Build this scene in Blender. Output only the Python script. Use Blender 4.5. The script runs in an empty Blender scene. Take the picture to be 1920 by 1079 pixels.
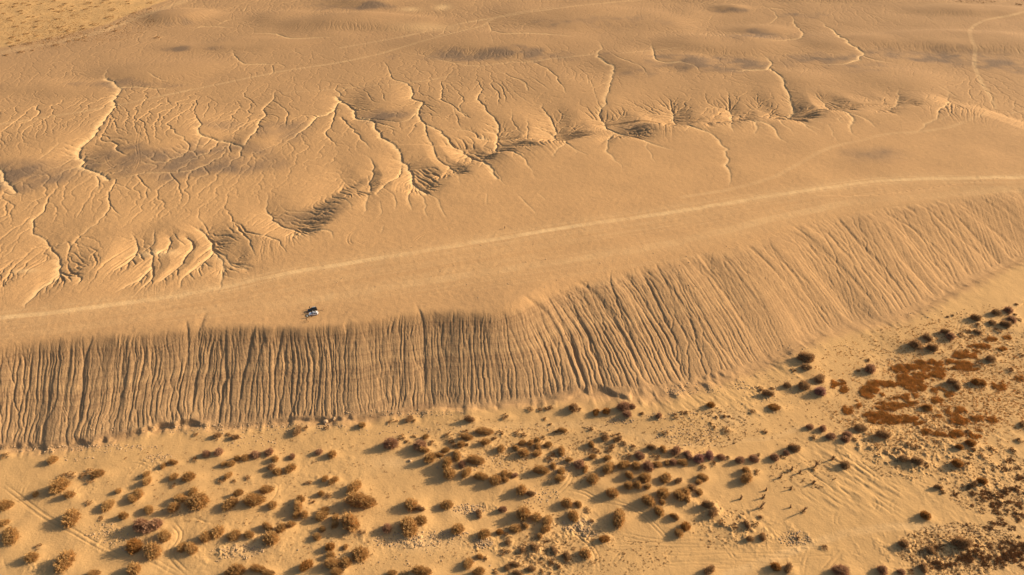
import bpy, bmesh, math, random
import numpy as np
from mathutils import Vector, Matrix

scene = bpy.context.scene
COL = scene.collection
R = math.radians
rnd = random.Random(7)
rng = np.random.default_rng(11)

# ------------------------------------------------------------------ camera, sky, sun, exposure
W0, H0 = 1920.0, 1079.0
FPX = 1297.3                       # focal length in photo pixels
PITCH = R(37.0)
PLAT = 24.0                        # height of the bluff above the sand flat
CAMZ = PLAT + 233.0
cd = bpy.data.cameras.new("camera")
cd.sensor_width = 36.0
cd.lens = 36.0 * FPX / W0
cd.clip_start = 1.0
cd.clip_end = 60000.0
cam = bpy.data.objects.new("camera", cd)
COL.objects.link(cam)
cam.location = (0, 0, CAMZ)
cam.rotation_euler = (math.pi / 2 - PITCH, 0, 0)
scene.camera = cam

SUN_EL, SUN_AZ = R(22.5), R(18.0)  # azimuth measured from +X towards +Y
world = bpy.data.worlds.new("World")
scene.world = world
world.use_nodes = True
wn = world.node_tree
wn.nodes.clear()
wo = wn.nodes.new("ShaderNodeOutputWorld")
wb = wn.nodes.new("ShaderNodeBackground")
ws = wn.nodes.new("ShaderNodeTexSky")
ws.sky_type = 'NISHITA'
ws.sun_disc = False
ws.sun_elevation = SUN_EL
ws.sun_rotation = math.pi / 2 - SUN_AZ
ws.dust_density = 4.0
wb.inputs[1].default_value = 0.085
wn.links.new(ws.outputs[0], wb.inputs[0])
wn.links.new(wb.outputs[0], wo.inputs[0])

sl = bpy.data.lights.new("sun", 'SUN')
sl.energy = 4.6
sl.angle = R(0.53)
sl.color = (1.0, 0.80, 0.56)
sun = bpy.data.objects.new("sun", sl)
COL.objects.link(sun)
SDIR = Vector((math.cos(SUN_EL) * math.cos(SUN_AZ), math.cos(SUN_EL) * math.sin(SUN_AZ), math.sin(SUN_EL)))
sun.rotation_euler = SDIR.to_track_quat('Z', 'Y').to_euler()
sun.location = (300, 300, 300)

vs = scene.view_settings
vs.view_transform = 'Standard'
vs.look = 'None'
vs.gamma = 1.0
vs.use_curve_mapping = False
vs.exposure = 0.78

# ------------------------------------------------------------------ projection helpers
CP, SP = math.cos(PITCH), math.sin(PITCH)

def unproj(px, py, z):
    """photo pixel -> world X, Y on the horizontal plane z"""
    r = (np.asarray(px, float) - W0 / 2) / FPX
    q = (np.asarray(py, float) - H0 / 2) / FPX
    dy = CP - q * SP
    dz = -SP - q * CP
    t = (z - CAMZ) / dz
    return r * t, dy * t

def proj(X, Y, Z):
    X = np.asarray(X, float); Y = np.asarray(Y, float)
    dz = Z - CAMZ
    dep = Y * CP - dz * SP
    up = Y * SP + dz * CP
    return W0 / 2 + FPX * X / dep, H0 / 2 - FPX * up / dep

def smooth(a, b, x):
    t = np.clip((x - a) / (b - a), 0, 1)
    return t * t * (3 - 2 * t)

_perm = np.random.default_rng(5).random(65536).astype(np.float32)

def vnoise(x, y, seed=0):
    """value noise in -1..1"""
    xi = np.floor(x); yi = np.floor(y)
    fx = (x - xi).astype(np.float32); fy = (y - yi).astype(np.float32)
    xi = xi.astype(np.int64); yi = yi.astype(np.int64)
    fx = fx * fx * fx * (fx * (fx * 6 - 15) + 10)
    fy = fy * fy * fy * (fy * (fy * 6 - 15) + 10)
    def h(a, b):
        n = (a * 374761393 + b * 668265263 + seed * 1274126177) & 0x7fffffff
        n = ((n ^ (n >> 13)) * 1103515245) & 0x7fffffff
        return _perm[(n ^ (n >> 16)) & 65535]
    a = h(xi, yi); b = h(xi + 1, yi); c = h(xi, yi + 1); d = h(xi + 1, yi + 1)
    u = a + (b - a) * fx
    v = c + (d - c) * fx
    return (u + (v - u) * fy) * 2 - 1

def fbm(x, y, lam, octs=4, seed=0, gain=0.5):
    s = 0; a = 1.0; f = 1.0 / lam
    for k in range(octs):
        ca, sa = math.cos(k * 0.9 + 0.4), math.sin(k * 0.9 + 0.4)
        s = s + a * vnoise((x * ca - y * sa) * f + 17.3 * k, (x * sa + y * ca) * f - 9.1 * k, seed + k)
        a *= gain; f *= 2.03
    return s

# ------------------------------------------------------------------ terrain grid (finer near the viewer, one sheet to the horizon)
NU = 1760
ud = np.linspace(-150, 2070, NU)
vd = np.concatenate([np.arange(-70, 210, 0.86), np.linspace(210, 1090, 690)])
NV = len(vd)
ext = np.cumsum(1.6 * 1.23 ** np.arange(1, 38))
us = np.concatenate([(-150 - ext)[::-1], ud, 2070 + ext])
vtop = -70 - (345.0) * (1 - np.exp(-np.linspace(0.05, 5.0, 40)))
vbot = 1090 + np.cumsum(2.0 * 1.18 ** np.arange(1, 26))
vs_ = np.concatenate([vtop[::-1], vd, vbot[vbot < 1950]])
U, V = np.meshgrid(us, vs_)
GX, GY = unproj(U, V, PLAT)
for yy, k in ((-60, 1.5), (-400, 6.0), (-4000, 60.0)):
    GX = np.vstack([GX, GX[len(vs_) - 1:len(vs_)] * k])
    GY = np.vstack([GY, np.full((1, GX.shape[1]), float(yy))])
NR, NC = GX.shape
ci0, ci1 = len(ext), len(ext) + NU          # dense window
ri0, ri1 = len(vtop), len(vtop) + NV
X = GX; Y = GY
Xd = X[ri0:ri1, ci0:ci1]; Yd = Y[ri0:ri1, ci0:ci1]
DEP = Y * CP - (PLAT - CAMZ) * SP

def gidx(x, y):
    """world -> fractional grid row, column"""
    y = np.maximum(np.asarray(y, float), 20.0)
    pu, pv = proj(x, y, PLAT)
    return np.interp(pv, vs_, np.arange(len(vs_))), np.interp(pu, us, np.arange(NC))

def sample(A, x, y):
    r, c = gidx(x, y)
    r = np.clip(r, 0, NR - 1.001); c = np.clip(c, 0, NC - 1.001)
    i = r.astype(int); j = c.astype(int); fr = r - i; fc = c - j
    return ((A[i, j] * (1 - fc) + A[i, j + 1] * fc) * (1 - fr) + (A[i + 1, j] * (1 - fc) + A[i + 1, j + 1] * fc) * fr)

def on_ground(px, py, A, z0=12.0):
    z = np.full(np.shape(px), z0, float)
    for _ in range(14):
        x, y = unproj(px, py, z)
        z = 0.35 * z + 0.65 * sample(A, x, y)
    x, y = unproj(px, py, z)
    return x, y, z

# ------------------------------------------------------------------ the bluff: pairs of rim and foot points joined by a fall line
PAIRS = [  # rim px, mid px offset (or None), foot px
    ((-900, 790), None, (-980, 1050)), ((-500, 730), None, (-540, 950)), ((-260, 690), None, (-300, 895)),
    ((0, 650), None, (-22, 843)), ((60, 635), None, (45, 838)), ((110, 632), None, (88, 843)), ((180, 629), None, (160, 833)),
    ((250, 626), None, (228, 821)), ((320, 620), None, (300, 802)), ((390, 610), None, (368, 799)),
    ((440, 613), None, (430, 800)), ((500, 612), None, (492, 794)), ((560, 614), None, (556, 787)),
    ((600, 612), None, (600, 789)), ((650, 606), None, (650, 789)), ((700, 601), None, (702, 782)),
    ((745, 590), None, (750, 773)), ((790, 580), None, (795, 766)), ((830, 582), None, (836, 762)),
    ((870, 584), None, (880, 766)), ((915, 590), None, (930, 760)), ((950, 586), None, (980, 756)),
    ((980, 571), (1018, 640), (1035, 750)), ((1005, 556), (1055, 630), (1092, 743)), ((1038, 542), (1098, 615), (1150, 742)),
    ((1077, 528), (1147, 600), (1222, 745)), ((1150, 508), (1212, 600), (1280, 728)),
    ((1227, 491), (1285, 590), (1352, 712)), ((1303, 474), (1375, 568), (1440, 682)), ((1360, 466), (1425, 548), (1495, 652)),
    ((1407, 453), (1470, 530), (1545, 628)), ((1445, 438), (1520, 512), (1605, 613)), ((1483, 421), (1570, 495), (1662, 606)),
    ((1525, 408), (1612, 483), (1700, 590)), ((1567, 399), (1647, 480), (1730, 577)), ((1640, 389), (1705, 455), (1785, 548)),
    ((1720, 377), (1780, 432), (1850, 515)), ((1800, 364), (1860, 415), (1930, 482)), ((1900, 350), (1960, 395), (2030, 455)),
    ((2100, 315), None, (2230, 410)), ((2500, 250), None, (2700, 330)), ((3200, 140), None, (3500, 200))]
c_ = np.array([unproj(p[0][0], p[0][1], PLAT) for p in PAIRS])
f_ = np.array([unproj(p[2][0], p[2][1], 1.0) for p in PAIRS])
m_ = np.array([unproj(p[1][0], p[1][1], 13.5) if p[1] else (c_[k] + f_[k]) / 2 for k, p in enumerate(PAIRS)])
ctl = 2 * m_ - (c_ + f_) / 2
sarc = np.concatenate([[0], np.cumsum(np.hypot(*np.diff((c_ + f_) / 2, axis=0).T))])
NS, NT = 5200, 560
ss = np.linspace(0, sarc[-1], NS)
def along(a):
    out = np.stack([np.interp(ss, sarc, a[:, k]) for k in (0, 1)], 1)
    ker = np.ones(31) / 31
    for k in (0, 1):
        p = np.pad(out[:, k], 15, mode='reflect', reflect_type='odd')
        out[:, k] = np.convolve(p, ker, 'valid')
    return out
cs, fs, ks = along(c_), along(f_), along(ctl)
for a_ in (cs, ks):
    for k in (0, 1):
        a_[:, k] = np.convolve(np.pad(a_[:, k], 60, mode='edge'), np.ones(121) / 121, 'valid')
SLEN = np.hypot(*(fs - cs).T)                 # plan length of the slope
tt = np.linspace(-0.35, 1.35, NT)
T_ = tt[None, :, None]
Pst = np.where(T_ < 0, cs[:, None] + T_ * 2 * (ks - cs)[:, None],
      np.where(T_ > 1, fs[:, None] + (T_ - 1) * 2 * (fs - ks)[:, None],
               (1 - T_) ** 2 * cs[:, None] + 2 * T_ * (1 - T_) * ks[:, None] + T_ ** 2 * fs[:, None]))
pr, pc = gidx(Pst[..., 0].ravel(), Pst[..., 1].ravel())
ii = np.round(pr).astype(np.int64); jj = np.round(pc).astype(np.int64)
flat = ii * NC + jj
# slope coordinates for every grid vertex
cnt = np.bincount(flat, minlength=NR * NC).reshape(NR, NC).astype(np.float32)
SG = np.bincount(flat, weights=np.repeat(ss, NT), minlength=NR * NC).reshape(NR, NC)
TG = np.bincount(flat, weights=np.tile(tt, NS), minlength=NR * NC).reshape(NR, NC)
LG = np.bincount(flat, weights=np.repeat(SLEN, NT), minlength=NR * NC).reshape(NR, NC)
ok = cnt > 0
for A in (SG, TG, LG):
    A[ok] /= cnt[ok]
for _ in range(6):                             # close the few holes
    acc = np.zeros_like(SG); acs = [np.zeros_like(SG) for _ in range(3)]
    o = ok.astype(float)
    for di, dj in ((0, 1), (0, -1), (1, 0), (-1, 0)):
        acc += np.roll(o, (di, dj), (0, 1))
        for a, A in zip(acs, (SG, TG, LG)):
            a += np.roll(np.where(ok, A, 0), (di, dj), (0, 1))
    new = (~ok) & (acc >= 2)
    for a, A in zip(acs, (SG, TG, LG)):
        A[new] = a[new] / acc[new]
    ok = ok | new
# rim / foot as Y(X) tells on which side of the bluff a vertex lies
oc, of = np.argsort(cs[:, 0]), np.argsort(fs[:, 0])
Yc = np.interp(X, cs[oc, 0], cs[oc, 1]); Yf = np.interp(X, fs[of, 0], fs[of, 1])
tl = np.clip((Yc - Y) / np.maximum(Yc - Yf, 5), -0.6, 1.8)
TT = np.where(ok, TG, np.where(tl < 0.5, np.minimum(tl, -0.05), np.maximum(tl, 1.05)))
near = ok

# ------------------------------------------------------------------ base relief
xb = X + 0.0
rimround = np.interp(X, [-200, -30, 0, 20, 90, 250], [0.06, 0.06, 0.10, 0.24, 0.36, 0.45])
t = TT
prof = np.where(t < 0, 0.0, np.where(t > 1, 1.0, t))
a = rimround
prof = np.where(t < -a, 0, np.where(t < a, (t + a) ** 2 / (4 * a), np.minimum(t, 1.0)))
# a slightly concave foot that runs out into the sand
prof = prof - 0.05 * np.sin(np.pi * np.clip(t, 0, 1)) * np.interp(X, [0, 150], [-0.6, 1.0])
Z = PLAT * (1 - np.clip(prof, 0, 1))
low = smooth(0.93, 1.1, t)                     # 1 on the sand flat
upl = 1 - smooth(-0.15, 0.03, t)               # 1 on the plateau and beyond
apron = np.exp(-np.maximum(t - 1, 0) * 3.0) * low
Z += 1.6 * apron * np.interp(X, [-100, 30, 150], [0.4, 1.0, 1.9])
Z += low * (0.8 * fbm(X, Y, 80, 2, 21) + 0.16 * fbm(X, Y, 18, 3, 31))

# northern edge of the flat strip (headwater scarp facing away from the viewer)
EDGE = [(-700, 560), (-200, 545), (0, 505), (110, 478), (180, 488), (250, 470), (330, 478), (400, 462), (470, 440), (560, 420), (620, 392), (690, 335),
        (770, 318), (850, 305), (905, 272), (965, 262), (1040, 246), (1135, 225), (1250, 212), (1370, 196), (1440, 200), (1490, 196), (1580, 190),
        (1690, 184), (1790, 188), (1880, 215), (1990, 260), (2300, 250), (3000, 120)]
ex, ey = unproj(np.array([e[0] for e in EDGE]), np.array([e[1] for e in EDGE]), PLAT - 1.5)
o_ = np.argsort(ex)
Ye = np.interp(X, ex[o_], ey[o_])
sxe = np.linspace(-2500, 2500, 1600)
sye = np.convolve(np.pad(np.interp(sxe, ex[o_], ey[o_]), 6, mode='edge'), np.ones(13) / 13, 'valid')
sge = np.gradient(sye, sxe)
Ye = np.interp(X, sxe, sye)
dn = (Y - Ye) * (1 - (1 - 1 / np.sqrt(1 + np.interp(X, sxe, sge) ** 2)) * np.exp(-((Y - Ye) / 45.0) ** 2)) + 7 * vnoise(X / 34, Y / 60, 3)
north = smooth(-26, 30, dn)
Z -= upl * (6.5 * north + 0.017 * np.clip(dn, 0, 260) + 0.0)
Z -= upl * 0.9 * np.exp(-((dn + 30) / 60.0) ** 2) * 0

def hill(px, py, rx, ry, h, rot=0.0, sharp=1.0, zb=14.0):
    """broad low hill, given by the photo position and extent of its top"""
    x0, y0 = unproj(px, py, zb)
    x1, _ = unproj(px + rx, py, zb)
    _, ya = unproj(px, py - ry, zb); _, yb = unproj(px, py + ry, zb)
    sx = abs(x1 - x0); sy = abs(ya - yb) / 2
    dx, dy = X - x0, Y - y0
    c, s = math.cos(rot), math.sin(rot)
    u, v = (c * dx + s * dy) / sx, (-s * dx + c * dy) / sy
    w = 0.16 * HN
    q = np.sqrt(u * u + v * v) + w
    return 0.62 * h * np.exp(-np.abs(q) ** (2 * sharp) * 1.1)

HN = vnoise(X / 60, Y / 60, 41)
HILLS = [(300, 255, 105, 46, 6.0, 0.1, 1.6), (60, 285, 90, 40, 5.0, 0, 1.6), (305, 130, 95, 22, 5.0, 0.1, 1.7), (352, 86, 55, 9, 3.2, 0, 1.2),
         (940, 78, 170, 22, 7.5, 0.12, 1.8), (715, 185, 48, 26, 3.4, 0, 1.6), (1130, 32, 210, 24, 8.0, 0, 1.8), (690, 0, 75, 12, 10, 0, 1.3),
         (1370, 84, 120, 20, 7.0, 0, 1.9), (1560, 78, 80, 18, 6.0, 0, 1.7), (1810, 78, 190, 20, 9.0, 0, 1.8), (1372, 14, 34, 6, 6.0, 0, 1.1),
         (1425, 55, 60, 10, 4.5, 0, 1.4), (335, 30, 60, 14, 9.0, 0.1, 1.7), (590, 34, 120, 19, 7.0, 0, 1.9), (700, 40, 130, 14, 6.0, 0, 1.8),
         (1560, -10, 150, 12, 9, 0, 1.8), (1840, 20, 120, 10, 6, 0, 1.8), (470, 80, 90, 12, 3.0, 0, 1.6), (1490, 150, 70, 14, 3.0, 0, 1.4),
         (1180, 118, 60, 22, 3.6, 0, 1.6), (1290, 120, 45, 16, 3.2, 0, 1.6), (560, 190, 70, 30, 2.4, 0, 1.5), (850, 190, 60, 26, 2.0, 0, 1.5),
         (480, 265, 40, 25, 2.6, 0, 1.5), (150, 250, 60, 30, 2.0, 0, 1.5), (1040, 165, 70, 22, 2.4, 0, 1.5), (1700, 150, 90, 18, 3, 0, 1.5),
         (1240, -20, 200, 14, 8, 0, 1.8), (950, -40, 200, 14, 8, 0, 1.8), (560, 385, 60, 30, 2.2, 0, 1.4), (200, 420, 80, 30, 1.6, 0, 1.4),
         (345, 430, 45, 22, 1.8, 0, 1.4), (150, 165, 80, 14, 2.4, 0, 1.5), (50, 160, 60, 14, 2.4, 0, 1.5)]
hz = 0
for h_ in HILLS:
    hz = hz + hill(*h_)
Z += upl * smooth(0, 40, dn) * hz
far = smooth(500, 900, Y)
Z += upl * (far * 1.6 * fbm(X, Y, 150, 3, 51) + (0.3 + 0.05 * north) * fbm(X, Y, 55, 2, 61))
# long low swells on the strip
Z += upl * (1 - north) * 0.35 * fbm(X * 0.6 - Y * 0.2, Y, 28, 2, 71)
# distant country stays gently rolling
Z = np.where(Y > 1800, Z + 12 * smooth(1800, 5000, Y) * fbm(X, Y, 900, 3, 81), Z)
BASE = Z.copy()

# ------------------------------------------------------------------ traced gullies
def catmull(pts, n=6):
    p = np.array(pts, float)
    if len(p) < 3:
        return p
    q = np.vstack([2 * p[0] - p[1], p, 2 * p[-1] - p[-2]])
    out = []
    for k in range(1, len(q) - 2):
        for s in np.linspace(0, 1, n, endpoint=False):
            a, b, c, d = q[k - 1], q[k], q[k + 1], q[k + 2]
            out.append(0.5 * (2 * b + (c - a) * s + (2 * a - 5 * b + 4 * c - d) * s ** 2 + (3 * b - a - 3 * c + d) * s ** 3))
    out.append(p[-1])
    return np.array(out)

def world_line(pts, wig=1.0, seed=0, step=3.5, base=None):
    p = catmull(pts)
    x, y, z = on_ground(p[:, 0], p[:, 1], BASE if base is None else base)
    d = np.concatenate([[0], np.cumsum(np.hypot(np.diff(x), np.diff(y)))])
    n = max(3, int(d[-1] / step))
    s = np.linspace(0, d[-1], n)
    xs, ys = np.interp(s, d, x), np.interp(s, d, y)
    if wig > 0:
        env = np.minimum(1, np.minimum(s, d[-1] - s) / 10)
        xs = xs + env * wig * (vnoise(s / 13, s * 0 + seed * 3.7, 7) + 0.65 * vnoise(s / 5, s * 0 + seed * 1.3, 8))
        ys = ys + env * wig * (vnoise(s / 15, s * 0 + seed * 5.1, 9) + 0.5 * vnoise(s / 6, s * 0 + seed * 2.3, 10))
    return xs, ys, s

def stamp(A, xs, ys, ws, ds, prof, mode='min', asym=0.0):
    """draw a line of varying half-width ws and strength ds into grid A"""
    r, c = gidx(xs, ys)
    for k in range(len(xs) - 1):
        w = max(ws[k], ws[k + 1]) * 2.2 * (1 + asym)
        cell = max(0.25, abs(X[min(int(r[k]), NR - 2), 1000] - X[min(int(r[k]), NR - 2), 1001]))
        rad = int(w / cell) + 3
        i0, i1 = int(min(r[k], r[k + 1])) - rad, int(max(r[k], r[k + 1])) + rad + 1
        j0, j1 = int(min(c[k], c[k + 1])) - rad, int(max(c[k], c[k + 1])) + rad + 1
        i0, j0 = max(i0, 0), max(j0, 0)
        if i0 >= i1 or j0 >= j1 or i0 >= NR or j0 >= NC or i1 <= 0 or j1 <= 0:
            continue
        px, py = X[i0:i1, j0:j1] - xs[k], Y[i0:i1, j0:j1] - ys[k]
        vx, vy = xs[k + 1] - xs[k], ys[k + 1] - ys[k]
        L = vx * vx + vy * vy + 1e-9
        u = np.clip((px * vx + py * vy) / L, 0, 1)
        dist = np.hypot(px - u * vx, py - u * vy)
        wd = ws[k] + (ws[k + 1] - ws[k]) * u
        if asym:                               # the bank away from the midday sun is the steeper one
            side = ((px - u * vx) * math.cos(SUN_AZ) + (py - u * vy) * math.sin(SUN_AZ)) / (dist + 1e-6)
            wd = wd * (1 - asym * side)
        val = (ds[k] + (ds[k + 1] - ds[k]) * u) * prof(dist / wd)
        if mode == 'min':
            A[i0:i1, j0:j1] = np.minimum(A[i0:i1, j0:j1], -val)
        else:
            A[i0:i1, j0:j1] = np.maximum(A[i0:i1, j0:j1], val)

vprof = lambda q: np.exp(-1.4 * q ** 1.7)
TL = {1: (0, 0), 2: (640, 0), 3: (1280, 0), 4: (0, 360), 5: (640, 360), 6: (1280, 360)}
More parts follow.
